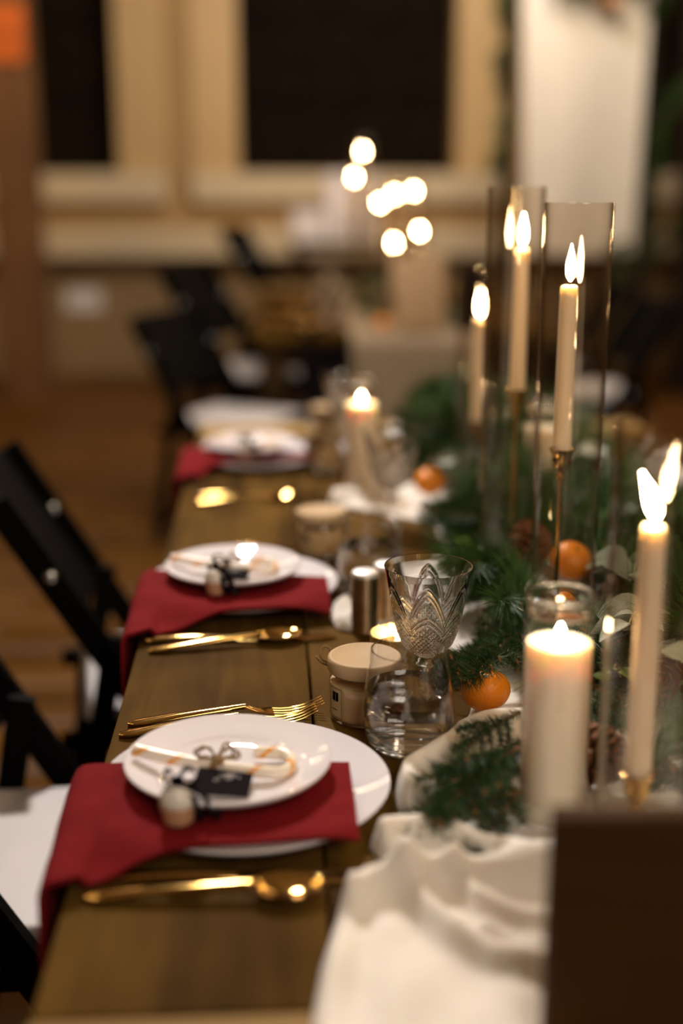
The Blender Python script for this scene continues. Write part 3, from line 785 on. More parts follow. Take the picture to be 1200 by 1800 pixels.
# ---------------------------------------------------------------- candle jars, votive, shakers
def jam_jar(label, x, y, rz):
    t = thing('candle_jar', label, 'jar', (x, y, TAB), rz)
    part('glass', 'jamjar_glass', lambda: MB().lathe([(0.0325, 0.0), (0.0350, 0.002), (0.0362, 0.006), (0.0362, 0.042), (0.0345, 0.048), (0.0325, 0.051), (0.0325, 0.054)], 48, cap1=False), M['jar_glass'], t, True, 50)
    part('wax', 'jamjar_wax', lambda: MB().lathe([(0.0318, 0.0025), (0.0345, 0.005), (0.0353, 0.008), (0.0353, 0.040), (0.030, 0.0405)], 48), M['soy'], t, True, 50)
    part('lid', 'jamjar_lid', lambda: MB().lathe([(0.0372, 0.0525), (0.0380, 0.0535), (0.0382, 0.063), (0.0374, 0.0662), (0.0355, 0.0675), (0.0335, 0.0672), (0.0325, 0.0664), (0.001, 0.0664)], 56), M['lid'], t, True, 45)
    lb = part('paper_label', 'jamjar_label', lambda: MB().add(
        [(0.0366 * math.sin(a), -0.0366 * math.cos(a), z) for z in (0.008, 0.040) for a in [(-0.27 + 0.054 * i) for i in range(11)]],
        [(i, i + 1, 12 + i, 11 + i) for i in range(10)]), M['paper'], t, True, None, rot=(0, 0, rad(-58)))
    def mark():
        mb = MB()
        def patch(a0, a1, z0, z1):
            a0 *= 0.64; a1 *= 0.64
            mb.add([(0.0369 * math.sin(a), -0.0369 * math.cos(a), z) for z in (z0, z1) for a in (a0, (a0 + a1) / 2, a1)], [(0, 1, 4, 3), (1, 2, 5, 4)])
        patch(-0.19, 0.02, 0.026, 0.0345); patch(0.05, 0.22, 0.026, 0.0345); patch(-0.20, 0.22, 0.0345, 0.0355)
        for k in range(4): patch(-0.22 + k * 0.10, -0.16 + k * 0.10, 0.016, 0.0172)
        for a0, a1, z0, z1 in ((-0.40, 0.40, 0.0085, 0.0090), (-0.40, 0.40, 0.0390, 0.0395), (-0.40, -0.385, 0.0085, 0.0395), (0.385, 0.40, 0.0085, 0.0395)): patch(a0, a1, z0, z1)
        return mb
    part('print', 'jamjar_mark', mark, M['card'], lb, True, None)
    def tie():
        mb = MB()
        mb.tube([(0.0340 * math.cos(a), 0.0340 * math.sin(a), 0.0512) for a in [2 * math.pi * i / 36 for i in range(36)]], 0.0013, 6, closed=True)
        mb.tube(smooth_path([(-0.034, 0.012, 0.0515), (-0.044, 0.020, 0.058), (-0.041, 0.026, 0.067), (-0.034, 0.026, 0.064), (-0.035, 0.018, 0.054)], 8), 0.0013, 6)
        mb.tube(smooth_path([(-0.034, 0.012, 0.0515), (-0.043, 0.012, 0.055), (-0.049, 0.011, 0.062)], 8), 0.0014, 6)
        return mb
    part('twine', 'jamjar_tie', tie, M['twine'], t, True, None)
    return t
jam_jar('squat candle jar with tan lid beside the sharp water tumbler', 0.0897, 1.2018, 0)
jam_jar('candle jar with tan lid near the middle plate and tumbler', 0.0692, 1.8027, rad(15))
jam_jar('blurred candle jar behind the farthest plate', 0.118, 2.72, rad(40))

def flame_mb(h, r, lean=(0, 0)):
    prof = [(0.12, 0.0), (0.55, 0.07), (0.85, 0.17), (1.0, 0.30), (0.93, 0.45), (0.72, 0.62), (0.44, 0.79), (0.20, 0.92), (0.03, 1.0)]
    mb = MB().lathe([(max(0.0003, a * r), b * h) for a, b in prof], 14)
    mb.v = [(x + lean[0] * (z / h) ** 1.5, y + lean[1] * (z / h) ** 1.5, z) for x, y, z in mb.v]
    return mb
def add_flame(parent, z, h, r, lean=(0, 0), key=None):
    wk = part('wick', 'wick', lambda: MB().tube([(0, 0, -0.002), (0.0004, 0, 0.003), (0.0012, 0, 0.0065)], 0.0007, 6), M['wick'], parent, loc=(0, 0, z))
    part('flame', key, lambda: flame_mb(h, r, lean), M['flame'], wk, True, None, loc=(0.0008, 0, 0.0045))
def pillar_jar(label, x, y, lit=True):
    t = thing('pillar_candle', label, 'candle', (x, y, TAB + 0.0018))
    part('glass_jar', 'pillar_glass', lambda: MB().lathe([(0.0270, 0.0), (0.0286, 0.002), (0.0291, 0.006), (0.0291, 0.176), (0.0287, 0.182), (0.0276, 0.187)], 56, cap1=False), M['jar_glass'], t, True, 60)
    part('rim', 'pillar_rim', lambda: MB().lathe([(0.0276, 0.1872), (0.0268, 0.190), (0.0267, 0.193), (0.0280, 0.1965), (0.0292, 0.2000), (0.0292, 0.2028), (0.0282, 0.2042), (0.0266, 0.2036), (0.0252, 0.2005), (0.0248, 0.194), (0.0252, 0.190), (0.0262, 0.1872), (0.0276, 0.1872)], 64, cap0=False, cap1=False), M['tumbler'], t, True, None)
    w = part('wax', 'pillar_wax', lambda: MB().lathe([(0.0255, 0.004), (0.0272, 0.007), (0.0278, 0.012), (0.0278, 0.160), (0.0270, 0.1622), (0.020, 0.1612), (0.001, 0.1606)], 56), M['wax'], t, True, 60)
    if lit: add_flame(w, 0.1610, 0.014, 0.0038, key='pillar_flame')
    return t
pillar_jar('tall ivory pillar candle in a glass jar beside the wooden board', 0.2354, 0.9732)
pillar_jar('blurred lit pillar candle in a glass jar behind the middle goblet', 0.1543, 2.1745)
pillar_jar('unlit pillar candle in glass behind the tall taper among pale leaves', 0.4277, 1.9368, False)

t = thing('votive', 'gold mercury glass votive holder glowing behind the sharp goblet', 'candle holder', (0.1316, 1.2975, TAB))
part('cup', None, lambda: MB().lathe([(0.0250, 0.0), (0.0270, 0.002), (0.0275, 0.006), (0.0285, 0.050), (0.0288, 0.056), (0.0276, 0.0565), (0.0268, 0.050), (0.0258, 0.008), (0.0006, 0.006)], 48), M['mercury'], t, True, 60)
wv = part('wax', None, lambda: MB().lathe([(0.0250, 0.007), (0.0258, 0.036), (0.001, 0.0355)], 40), M['wax'], t, True, 50)
add_flame(wv, 0.0358, 0.016, 0.0046, key='pillar_flame')

def shaker(label, x, y):
    t = thing('shaker', label, 'shaker', (x, y, TAB))
    part('body', 'shaker_body', lambda: MB().lathe([(0.0165, 0.0), (0.0175, 0.001), (0.0175, 0.0045), (0.0168, 0.0055), (0.0168, 0.071), (0.0160, 0.0725)], 40), M['brushed'], t, True, 40)
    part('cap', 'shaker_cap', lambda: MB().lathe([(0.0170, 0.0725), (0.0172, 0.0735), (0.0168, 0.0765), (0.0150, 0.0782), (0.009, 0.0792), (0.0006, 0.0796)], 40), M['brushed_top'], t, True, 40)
    return t
shaker('bronze metal shaker with pale top left of the sharp goblet', 0.1089, 1.4561)
shaker('second bronze metal shaker half hidden behind the first', 0.1391, 1.487)

# ---------------------------------------------------------------- taper candles in glass chimneys
CIRC = [(0.2354, 0.9732, 0.033), (0.1543, 2.1745, 0.033), (0.4277, 1.9368, 0.033), (0.1557, 1.2173, 0.048), (0.1267, 1.1258, 0.047), (0.1277, 1.618, 0.047),
        (0.1866, 1.95, 0.046), (0.149, 2.6, 0.046), (0.1316, 1.2975, 0.03), (0.1391, 1.487, 0.02), (0.5795, 1.8465, 0.046), (0.705, 2.05, 0.135),
        # leaf sprays, fruit and cones keep the needles off them
        (0.352, 1.165, 0.045), (0.385, 1.085, 0.04), (0.405, 1.345, 0.04), (0.374, 1.50, 0.032), (0.365, 1.44, 0.03), (0.262, 2.05, 0.032), (0.262, 1.99, 0.02), (0.268, 1.035, 0.03), (0.335, 1.555, 0.03), (0.29, 2.035, 0.03), (0.46, 2.07, 0.03)]
def candle_set(x, y, hold, cl, tube, which, lean=(0, 0), fh=0.040, fr=0.0055, z=TAB + 0.0018, off=(0, 0), group=None, near=True):
    """candlestick, taper and glass chimney: three separate things"""
    tail = which
    c = thing('candlestick', 'slim gold candlestick ' + tail, 'candlestick', (x + off[0], y + off[1], z), 0, group and 'gold candlesticks on the table further back')
    key = 'stick%.3f' % hold
    part('base', 'stick_base', lambda: MB().lathe([(0.0240, 0.0), (0.0246, 0.001), (0.0240, 0.0022), (0.014, 0.0040), (0.006, 0.0062), (0.0034, 0.010)], 40), M['dark_gold'], c, True, 50)
    part('stem', key, lambda: MB().lathe([(0.0032, 0.0095), (0.0028, 0.016), (0.0027, hold - 0.040), (0.0036, hold - 0.036)], 14), M['dark_gold'], c, True, 50)
    part('cup', 'cup', lambda: MB().lathe([(0.0034, -0.036), (0.0058, -0.0345), (0.0062, -0.032), (0.0048, -0.029), (0.0060, -0.026), (0.0096, -0.020), (0.0112, -0.015), (0.0106, -0.0105), (0.0112, -0.007), (0.0140, -0.0012), (0.0146, 0.0), (0.0135, 0.0004), (0.0100, -0.004), (0.0006, -0.0045)], 36), M['dark_gold'], c, True, 50, loc=(0, 0, hold))
    k = thing('taper_candle', 'lit taper candle ' + tail, 'candle', (x + off[0], y + off[1], z + hold - 0.0040), 0, group and 'taper candles on the table further back')
    w = part('wax', 'taper%.3f' % cl, lambda: MB().lathe([(0.0096, 0.0), (0.0108, 0.006), (0.0108, 0.010), (0.0098, cl - 0.005), (0.0090, cl - 0.0012), (0.0070, cl), (0.0006, cl - 0.0006)], 36), M['taper_wax'], k, True, 50)
    add_flame(w, cl, fh, fr, lean, key=('taper_flame%.3f' % fh) if lean == (0, 0) else None)
    g = part('glass_chimney', 'tube%.3f' % tube, lambda: MB().lathe([(0.0372, 0.0), (0.0380, 0.001), (0.0380, tube - 0.002), (0.0376, tube), (0.0366, tube), (0.0362, tube - 0.002), (0.0362, 0.002)], 72, cap0=False, cap1=False), M['hurricane'], None, True, 60, (x, y, z + 0.0004))
    tag(g, 'clear glass chimney, the one ' + tail, 'glass chimney', group and 'glass chimneys on the table further back')
    CIRC.append((x, y, 0.041))
candle_set(0.335, 1.3844, 0.242, 0.187, 0.513, 'in the sharp tall chimney rising behind the clementine', off=(-0.0085, -0.006))
candle_set(0.3201, 1.6667, 0.266, 0.190, 0.530, 'just behind and left of the tall sharp chimney', off=(0.0085, -0.006))
candle_set(0.365, 2.20, 0.125, 0.188, 0.40, 'standing lowest among the blurred chimneys behind')
candle_set(0.2985, 0.925, 0.068, 0.212, 0.357, 'at the front right beside the ivory pillar', (-0.012, 0.002), 0.037, 0.0060, off=(-0.006, -0.005))

# ---------------------------------------------------------------- clementines
def clementine(label, x, y, z, r, tilt):
    t = thing('clementine', label, 'clementine', (x, y, z)); t.rotation_euler = tilt
    def sk():
        pr = []
        for i in range(25):
            a = -math.pi / 2 + math.pi * i / 24
            pr.append((max(0.0004, r * math.cos(a)), r * 0.84 * math.sin(a) - 0.05 * r * math.exp(-((a - math.pi / 2) / 0.25) ** 2)))
        return MB().lathe(pr, 40)
    part('skin', None, sk, M['orange'], t, True, None)
    part('calyx', 'calyx', lambda: MB().lathe([(0.0026, -0.0008), (0.0028, 0.0006), (0.0012, 0.0014)], 7), M['calyx'], t, False, loc=(0, 0, r * 0.80))
clementine('bright clementine resting on the runner beside the water tumbler', 0.2135, 1.188, TAB + 0.0315, 0.0255, (rad(-16), rad(-8), 0))
clementine('clementine on the greenery behind the rim of the ivory pillar', 0.374, 1.50, TAB + 0.074, 0.0265, (rad(30), rad(12), 0))
clementine('blurred clementine beside the middle crystal goblet', 0.262, 2.05, TAB + 0.05, 0.026, (rad(20), 0, 0))
clementine('clementine low in the greenery under the tall chimneys', 0.46, 1.62, TAB + 0.05, 0.026, (rad(-30), 0, 0))
CIRC += [(0.2135, 1.188, 0.026)]

# ---------------------------------------------------------------- greenery
def needle_add(mb, p, d, L, w, curve=None):
    d = d.normalized(); a = d.cross(Vector((0, 0, 1)) if abs(d.z) < 0.9 else Vector((1, 0, 0))).normalized(); b = d.cross(a)
    if curve is None:
        vs = [p + a * w, p - a * w * 0.5 + b * w * 0.87, p - a * w * 0.5 - b * w * 0.87, p + d * L]
        mb.add(vs, [(0, 1, 3), (1, 2, 3), (2, 0, 3)])
    else:
        m = p + d * (L * 0.5) + curve * (L * 0.25); e = p + d * L + curve * L
        vs = []
        for q, s in ((p, 1.0), (m, 0.9)):
            vs += [q + a * w * s, q - a * w * 0.5 * s + b * w * 0.87 * s, q - a * w * 0.5 * s - b * w * 0.87 * s]
        vs.append(e)
        mb.add(vs, [(0, 1, 4, 3), (1, 2, 5, 4), (2, 0, 3, 5), (3, 4, 6), (4, 5, 6), (5, 3, 6)])
def fir_meshes(seed, L=0.16):
    """flat spruce spray: a main twig with side twigs; short stiff needles all round"""
    rnd = random.Random(seed); tw = MB(); nd = MB()
    def axis(p0, d, n, ln, bend):
        P = [p0]; d = d.normalized()
        for i in range(n):
            d = (d + bend / n + Vector((rnd.uniform(-.05, .05), rnd.uniform(-.05, .05), rnd.uniform(-.04, .04)))).normalized(); P.append(P[-1] + d * ln / n)
        return P
    main = axis(Vector((0, 0, 0)), Vector((1, 0, 0.15)), 8, L, Vector((0, rnd.uniform(-.3, .3), -0.35)))
    axes = [(main, 0.0026)]
    for i in range(2, 8):
        for s in (-1, 1):
            if rnd.random() < 0.85:
                ln = L * (0.62 - 0.07 * i) * rnd.uniform(0.75, 1.15)
                d0 = (main[i] - main[i - 1]).normalized()
                axes.append((axis(main[i], d0 * 0.75 + Vector((0, s * 0.75, rnd.uniform(-.1, .25))), 5, ln, Vector((0.3, 0, -0.2))), 0.0011))
    for P, r in axes:
        tw.tube(P, [r * (1 - 0.55 * i / (len(P) - 1)) for i in range(len(P))], 5)
        for a, b in zip(P[:-1], P[1:]):
            d = (b - a).normalized(); x = d.cross(Vector((0, 0, 1))).normalized(); y = d.cross(x); n = max(4, int((b - a).length / 0.00050))
            for k in range(n):
                q = a + (b - a) * (k / n); t = rnd.uniform(0, 2 * math.pi)
                o = x * math.cos(t) + y * math.sin(t)
                needle_add(nd, q + o * r * 0.5, d * rnd.uniform(0.55, 0.95) + o + Vector((0, 0, 0.15)), rnd.uniform(0.012, 0.019), 0.00075)
        q = P[-1]
        tw.lathe([(0.0004, -0.003), (0.0018, 0.0), (0.0014, 0.003), (0.0003, 0.005)], 6, q)
    return tw.mesh('fir_branch', M['twig']), nd.mesh('needles', M['fir'], False)
def pine_meshes(seed, L=0.13):
    """long soft pine needles in bundles along a twig"""
    rnd = random.Random(seed); tw = MB(); nd = MB()
    P = [Vector((0, 0, 0))]; d = Vector((1, 0, 0.2))
    for i in range(7):
        d = (d + Vector((0, rnd.uniform(-.15, .15), rnd.uniform(-.12, .1)))).normalized(); P.append(P[-1] + d * L / 7)
    tw.tube(P, [0.0026 - 0.0002 * i for i in range(8)], 6)
    for i in range(1, 8):
        d = (P[i] - P[i - 1]).normalized(); x = d.cross(Vector((0, 0, 1))).normalized(); y = d.cross(x)
        for k in range(14):
            t = rnd.uniform(0, 2 * math.pi); o = x * math.cos(t) + y * math.sin(t); q = P[i - 1] + (P[i] - P[i - 1]) * rnd.random()
            base = (d * rnd.uniform(0.6, 1.4) + o * rnd.uniform(0.4, 0.9) + Vector((0, 0, 0.12))).normalized()
            for m in range(4):
                j = Vector((rnd.uniform(-.12, .12), rnd.uniform(-.12, .12), rnd.uniform(-.12, .12)))
                needle_add(nd, q, base + j, rnd.uniform(0.055, 0.095), 0.00065, Vector((rnd.uniform(-.1, .1), rnd.uniform(-.1, .1), rnd.uniform(-.30, -.05))))
    return tw.mesh('pine_branch', M['twig']), nd.mesh('needles', M['needle'], False)
FIR = [fir_meshes(s) for s in range(5)]
PINE = [pine_meshes(s + 20) for s in range(5)]
def branch(parent, kind, mi, loc, rot, sc=1.0, name=None):
    tw, nd = (FIR if kind == 'fir' else PINE)[mi % 5]
    b = link(name or kind + '_branch', tw, parent, loc, rot); b.scale = (sc,) * 3
    n = link('needles', nd, b); n['kind'] = 'stuff'
    return b
def free_of(pts, zmax=0.3):
    for p in pts:
        for cx, cy_, r in CIRC:
            if (p[0] - cx) ** 2 + (p[1] - cy_) ** 2 < (r + 0.012) ** 2: return False
    return True
GCL = [(0.93, 0.36), (1.10, 0.36), (1.30, 0.36), (1.60, 0.36), (2.0, 0.37), (2.40, 0.38), (2.80, 0.40)]
GLEFT = [(0.90, 0.15), (1.10, 0.195), (1.25, 0.215), (1.40, 0.19), (1.65, 0.195), (1.95, 0.225), (2.3, 0.23), (2.6, 0.25), (2.86, 0.27)]
gar = thing('garland', 'green pine and fir garland running down the near table under the candles', 'garland', (0.36, 1.9, TAB))
rnd = random.Random(7)
made = 0; tries = 0
part('vine', None, lambda: MB().tube(smooth_path([(interp(y, GCL) - 0.36 + 0.02 * math.sin(y * 9), y - 1.9, 0.014) for y in np.linspace(0.95, 2.82, 22)], 3), 0.004, 6), M['twig'], gar)
while made < 400 and tries < 20000:
    tries += 1
    y = 0.95 + (2.84 - 0.95) * rnd.random() ** 1.15
    kind = 'pine' if rnd.random() < 0.55 else 'fir'
    xl, xc = interp(y, GLEFT), interp(y, GCL)
    x = xc + rnd.uniform(-0.12, 0.18)
    az = rnd.choice([math.pi, 0.0]) + rnd.gauss(0, 0.9)
    el = rnd.uniform(-0.05, 0.5); sc = rnd.uniform(0.75, 1.15)
    z = TAB + rnd.uniform(0.012, 0.055)
    L = (0.15 if kind == 'fir' else 0.19) * sc
    dx, dy = math.cos(az), math.sin(az)
    pts = [(x + dx * L * t, y + dy * L * t) for t in (0, 0.15, 0.3, 0.45, 0.6, 0.75, 0.9, 1.0)]
    if not free_of(pts): continue
    if any(p[0] < interp(p[1], GLEFT) or p[1] < 0.90 or p[1] > 2.88 or p[0] > 0.66 for p in pts): continue
    if z + math.sin(el) * L > TAB + 0.105: continue
    branch(gar, kind, made, (x - 0.36, y - 1.9, z - TAB), Euler((rnd.uniform(-0.4, 0.4), -el, az)), sc)
    made += 1
def dir_euler(p0, p1, roll=0.0):
    d = Vector(p1) - Vector(p0)
    return Euler((roll, -math.atan2(d.z, math.hypot(d.x, d.y)), math.atan2(d.y, d.x)))
# the branches the photograph shows one by one
def lone_branch(label, kind, mi, p0, p1, roll=0.0, sc=None):
    t = thing('spruce_sprig' if kind == 'fir' else 'pine_sprig', label, 'sprig', p0)
    L = (Vector(p1) - Vector(p0)).length
    branch(t, kind, mi, (0, 0, 0), dir_euler(p0, p1, roll), sc or L / (0.16 if kind == 'fir' else 0.19))
    return t
lone_branch('dark spruce sprig arching over the runner left of the ivory pillar', 'fir', 0, (0.222, 1.005, TAB + 0.058), (0.112, 0.922, TAB + 0.036), 0.1)
lone_branch('low spruce sprig hanging below the arching one by the pillar', 'fir', 1, (0.205, 0.955, TAB + 0.036), (0.120, 0.935, TAB + 0.020), 0.3, 0.8)
lone_branch('spruce sprig drooping onto the runner at the foot of the pillar', 'fir', 2, (0.198, 0.945, TAB + 0.036), (0.158, 0.900, TAB + 0.024), -0.2, 0.6)
lone_branch('bushy dark spruce sprig close against the left side of the pillar', 'fir', 4, (0.217, 1.035, TAB + 0.045), (0.182, 0.925, TAB + 0.03), -0.5, 0.85)
lone_branch('spruce sprig tucked under the arching one beside the pillar', 'fir', 3, (0.215, 1.05, TAB + 0.035), (0.155, 0.965, TAB + 0.03), 0.2, 0.7)
lone_branch('short spruce tip lying on the white runner below the clementine', 'fir', 3, (0.228, 1.085, TAB + 0.052), (0.190, 1.045, TAB + 0.045), 0.0, 0.55)
lone_branch('spruce sprig with orange-brown twig rising left of the pillar rim', 'fir', 4, (0.2700, 1.300, TAB + 0.055), (0.204, 1.160, TAB + 0.060), 0.4)
lone_branch('long-needled pine sprig drooping over the sharp clementine', 'pine', 0, (0.262, 1.31, TAB + 0.085), (0.216, 1.245, TAB + 0.085), 0.0, 0.5)
lone_branch('long-needled pine sprig behind the sharp crystal goblet', 'pine', 1, (0.285, 1.48, TAB + 0.075), (0.220, 1.37, TAB + 0.085), 0.0, 0.85)

def leaf_mb(L, W, cup):
    n = 8; vs = []; fs = []
    for i in range(n + 1):
        t = i / n; w = W * math.sin(math.pi * t ** 0.72) ** 0.75 + 0.0004
        for j, s in enumerate((-1, -0.5, 0, 0.5, 1)):
            vs.append((t * L, s * w, cup * (s * s * w * 0.9) - 0.12 * L * t * t + 0.03 * L * math.sin(3 * t)))
    for i in range(n):
        for j in range(4):
            a = i * 5 + j; fs.append((a, a + 5, a + 6, a + 1))
    return MB().add(vs, fs)
def eucalyptus(label, base, tip, n, size, seed, mat='leaf', group=None):
    rnd = random.Random(seed)
    t = thing('eucalyptus_sprig', label, 'sprig', base, 0, group)
    d = Vector(tip) - Vector(base); mid = d * 0.5 + Vector((rnd.uniform(-.01, .01), rnd.uniform(-.01, .01), 0.015))
    P = smooth_path([(0, 0, 0), mid, d], 6)
    st = part('stem', None, lambda: MB().tube(P, [0.0018 - 0.0011 * i / (len(P) - 1) for i in range(len(P))], 6), M['stem'], t)
    for k in range(n):
        q = P[min(len(P) - 1, int((k + 0.8) / n * (len(P) - 1)))]
        s = 1 if k % 2 else -1
        az = math.atan2(d.y, d.x) + s * rnd.uniform(0.5, 1.5); el = rnd.uniform(-0.5, 0.6)
        sc = size * rnd.uniform(0.75, 1.2) * (1 - 0.25 * k / n)
        lf = part('leaf', 'leaf%d%s' % (k % 3, mat), lambda: leaf_mb(1.0, 0.30 + 0.05 * (k % 3), 0.5), M[mat], t, True, None, loc=q, rot=(rnd.uniform(-0.9, 0.9), -el, az))
        lf.scale = (sc,) * 3
    return t
def single_leaf(t, p, rot, sc, mat='leaf'):
    lf = part('leaf', 'leaf1' + mat, lambda: leaf_mb(1.0, 0.35, 0.5), M[mat], t, True, None, loc=p, rot=rot); lf.scale = (sc,) * 3
EUC = [('pale eucalyptus sprig right of the ivory pillar, broad leaf facing forward', (0.410, 1.235, TAB + 0.075), (0.345, 1.145, TAB + 0.115), 7, 0.052, 1),
       ('grey-green eucalyptus sprig beside the front right chimney', (0.445, 1.130, TAB + 0.08), (0.375, 1.045, TAB + 0.115), 8, 0.050, 2),
       ('eucalyptus sprig behind the second clementine at the tall chimney foot', (0.44, 1.46, TAB + 0.07), (0.40, 1.32, TAB + 0.105), 9, 0.050, 3),
       ('blurred whitish eucalyptus sprig left of the lowest chimney', (0.345, 2.08, TAB + 0.06), (0.28, 2.03, TAB + 0.088), 5, 0.052, 4),
       ('blurred pale eucalyptus sprig behind the tall sharp chimney', (0.52, 2.14, TAB + 0.05), (0.445, 2.06, TAB + 0.125), 7, 0.062, 5),
       ('pale leaves at the right of the unlit pillar candle', (0.56, 2.06, TAB + 0.04), (0.50, 1.99, TAB + 0.12), 6, 0.060, 6),
       ('eucalyptus sprig under the goblet across the table', (0.62, 1.95, TAB + 0.03), (0.54, 1.90, TAB + 0.10), 6, 0.05, 7),
       ('drooping eucalyptus sprig at the right edge below the taper', (0.46, 1.22, TAB + 0.07), (0.42, 1.12, TAB + 0.055), 7, 0.05, 8),
       ('fresh green leafy sprig low behind the ivory pillar', (0.345, 1.16, TAB + 0.055), (0.315, 1.10, TAB + 0.075), 7, 0.022, 9),
       ('small green leafy sprig rising just behind the sharp goblet', (0.255, 1.52, TAB + 0.07), (0.225, 1.45, TAB + 0.095), 6, 0.026, 10)]
for i, (lab, b0, b1, n, s, sd) in enumerate(EUC):
    e = eucalyptus(lab, b0, b1, n, s, sd, 'leaf_green' if i >= 8 else 'leaf')
    if i == 0:
        single_leaf(e, (-0.030, -0.030, 0.020), (rad(62), rad(4), rad(183)), 0.060)
        single_leaf(e, (-0.005, -0.055, 0.012), (rad(70), rad(70), rad(200)), 0.050)
        single_leaf(e, (0.005, 0.02, 0.035), (rad(55), rad(-30), rad(170)), 0.045)

def pinecone(label, loc, rot, L=0.062, R=0.026):
    t = thing('pinecone', label, 'pinecone', loc); t.rotation_euler = rot
    part('core', 'cone_core', lambda: MB().lathe([(0.004, 0.0), (0.012, 0.008), (0.013, 0.028), (0.008, 0.048), (0.002, 0.056)], 10), M['cone'], t)
    def sc_mb():
        vs = [(0, -0.002, -0.0012), (0, 0.002, -0.0012), (0.010, 0.0065, -0.0010), (0.0155, 0.0040, 0.0022), (0.0155, -0.0040, 0.0022), (0.010, -0.0065, -0.0010),
              (0, -0.002, 0.0012), (0, 0.002, 0.0012), (0.010, 0.0062, 0.0014), (0.0150, 0.0036, 0.0050), (0.0150, -0.0036, 0.0050), (0.010, -0.0062, 0.0014)]
        f = [(0, 1, 2, 5), (5, 2, 3, 4), (7, 6, 11, 8), (8, 11, 10, 9), (1, 7, 8, 2), (2, 8, 9, 3), (3, 9, 10, 4), (4, 10, 11, 5), (5, 11, 6, 0), (0, 6, 7, 1)]
        return MB().add(vs, f)
    n = 56
    for k in range(n):
        q = k / n; a = k * 2.39996; z = 0.004 + 0.050 * q
        r = 0.009 * math.sin(math.pi * min(1, 0.25 + 0.75 * q)) ** 0.6
        s = (0.65 + 0.75 * math.sin(math.pi * min(1, 0.2 + q * 0.8))) * 0.92
        c = part('scale', 'cone_scale', sc_mb, M['cone'], t, False, loc=(r * math.cos(a), r * math.sin(a), z), rot=(0, rad(10) - rad(55) * q, a)); c.scale = (s,) * 3
    return t
pinecone('brown pinecone between the ivory pillar and the front right taper', (0.268, 1.035, TAB + 0.036), (rad(80), 0, rad(35)))
pinecone('dark pinecone behind the rim of the sharp crystal goblet', (0.335, 1.555, TAB + 0.062), (rad(25), rad(-15), 0))
pinecone('pinecone among pale leaves at the foot of the tall chimney', (0.405, 1.40, TAB + 0.058), (rad(60), 0, rad(20)))
pinecone('brown pinecone under the eucalyptus right of the ivory pillar', (0.400, 1.17, TAB + 0.045), (rad(70), 0, rad(-30)))

# ---------------------------------------------------------------- wooden board at the front
sb = thing('wooden_board', 'plain brown wooden board standing upright at the front right corner', 'board', (0.247, 0.672, TAB + 0.0020), rad(-3))
round_box('panel', None, (0, 0, 0.0855), (0.166, 0.018, 0.159), 0.0015, M['sign'], sb)
round_box('foot', None, (0, 0.0, 0.005), (0.150, 0.05, 0.010), 0.001, M['sign'], sb)

# ---------------------------------------------------------------- folding chairs
def make_chair(label, x, y, rz, group=None, s=1.0):
    t = thing('folding_chair', label, 'chair', (x, y, 0), rz, group); t.scale = (s,) * 3
    W = 0.215
    for q in (-1, 1):
        u = part('upright', 'chair_upright', lambda: MB().bar((-0.225, 0, 0.83), (0.265, 0, 0.004), 0.042, 0.020), M['chair'], t, False, loc=(0, q * W, 0))
        part('rivet', 'chair_rivet', lambda: MB().lathe([(0.0105, 0.0), (0.0100, 0.0022), (0.006, 0.0042), (0.0005, 0.005)], 14), M['chrome'], u, True, None, loc=(-0.150, -0.010, 0.712), rot=(rad(90), 0, 0))
        part('leg', 'chair_leg', lambda: MB().bar((-0.06, 0, 0.60), (-0.165, 0, 0.004), 0.036, 0.020), M['chair'], t, False, loc=(0, q * (W - 0.022), 0))
        part('seat_rail', 'chair_rail', lambda: MB().box((0.06, 0, 0.425), (0.42, 0.02, 0.03)), M['chair'], t, False, loc=(0, q * (W - 0.024), 0))
    part('stretcher', 'chair_stretch', lambda: MB().box((0.215, 0, 0.09), (0.02, 2 * W - 0.02, 0.028)), M['chair'], t, False)
    part('stretcher', 'chair_stretch2', lambda: MB().box((-0.15, 0, 0.08), (0.018, 2 * W - 0.06, 0.026)), M['chair'], t, False)
    def back():
        mb = MB(); N = 9; vs = []
        for (zt, xo) in ((0.835, -0.228), (0.575, -0.0735)):
            for th in (0.0, 0.014):
                for i in range(N):
                    v = i / (N - 1) * 2 - 1; vs.append((xo - 0.022 * (1 - v * v) - th, v * (W - 0.008), zt - 0.012 * (v ** 4) * (1 if zt > 0.7 else 0)))
        fs = []
        for i in range(N - 1):
            a = i; fs += [(a, a + 1, N * 2 + a + 1, N * 2 + a), (N + a, N * 3 + a, N * 3 + a + 1, N + a + 1), (a, N + a, N + a + 1, a + 1), (2 * N + a, 2 * N + a + 1, 3 * N + a + 1, 3 * N + a)]
        fs += [(0, 2 * N, 3 * N, N), (N - 1, 2 * N - 1, 4 * N - 1, 3 * N - 1)]
        return mb.add(vs, fs)
    part('backrest', 'chair_back', back, M['chair'], t, True, 40)
    part('seat_frame', 'chair_seat', lambda: MB().box((0.075, 0, 0.438), (0.40, 0.365, 0.022)), M['chair'], t, False)
    round_box('seat_pad', 'chair_pad', (0.08, 0, 0.461), (0.385, 0.352, 0.026), 0.010, M['pad'], t, 3)
    return t
make_chair('black folding chair with white pad nearest the camera at the left edge', -0.285, 1.44, rad(2))
make_chair('black folding chair with bright rivet beside the middle place setting', -0.225, 2.07, rad(9))
for i, (x, y, r_, s) in enumerate([(-0.20, 4.62, -28, 1.0), (-0.12, 5.32, -18, 1.16), (0.06, 7.40, -10, 1.28)]):
    make_chair('blurred black folding chair, %s in the row left of the back table' % ('nearest', 'second', 'tallest and furthest')[i], x, y, rad(r_), 'chairs left of the back table', s)
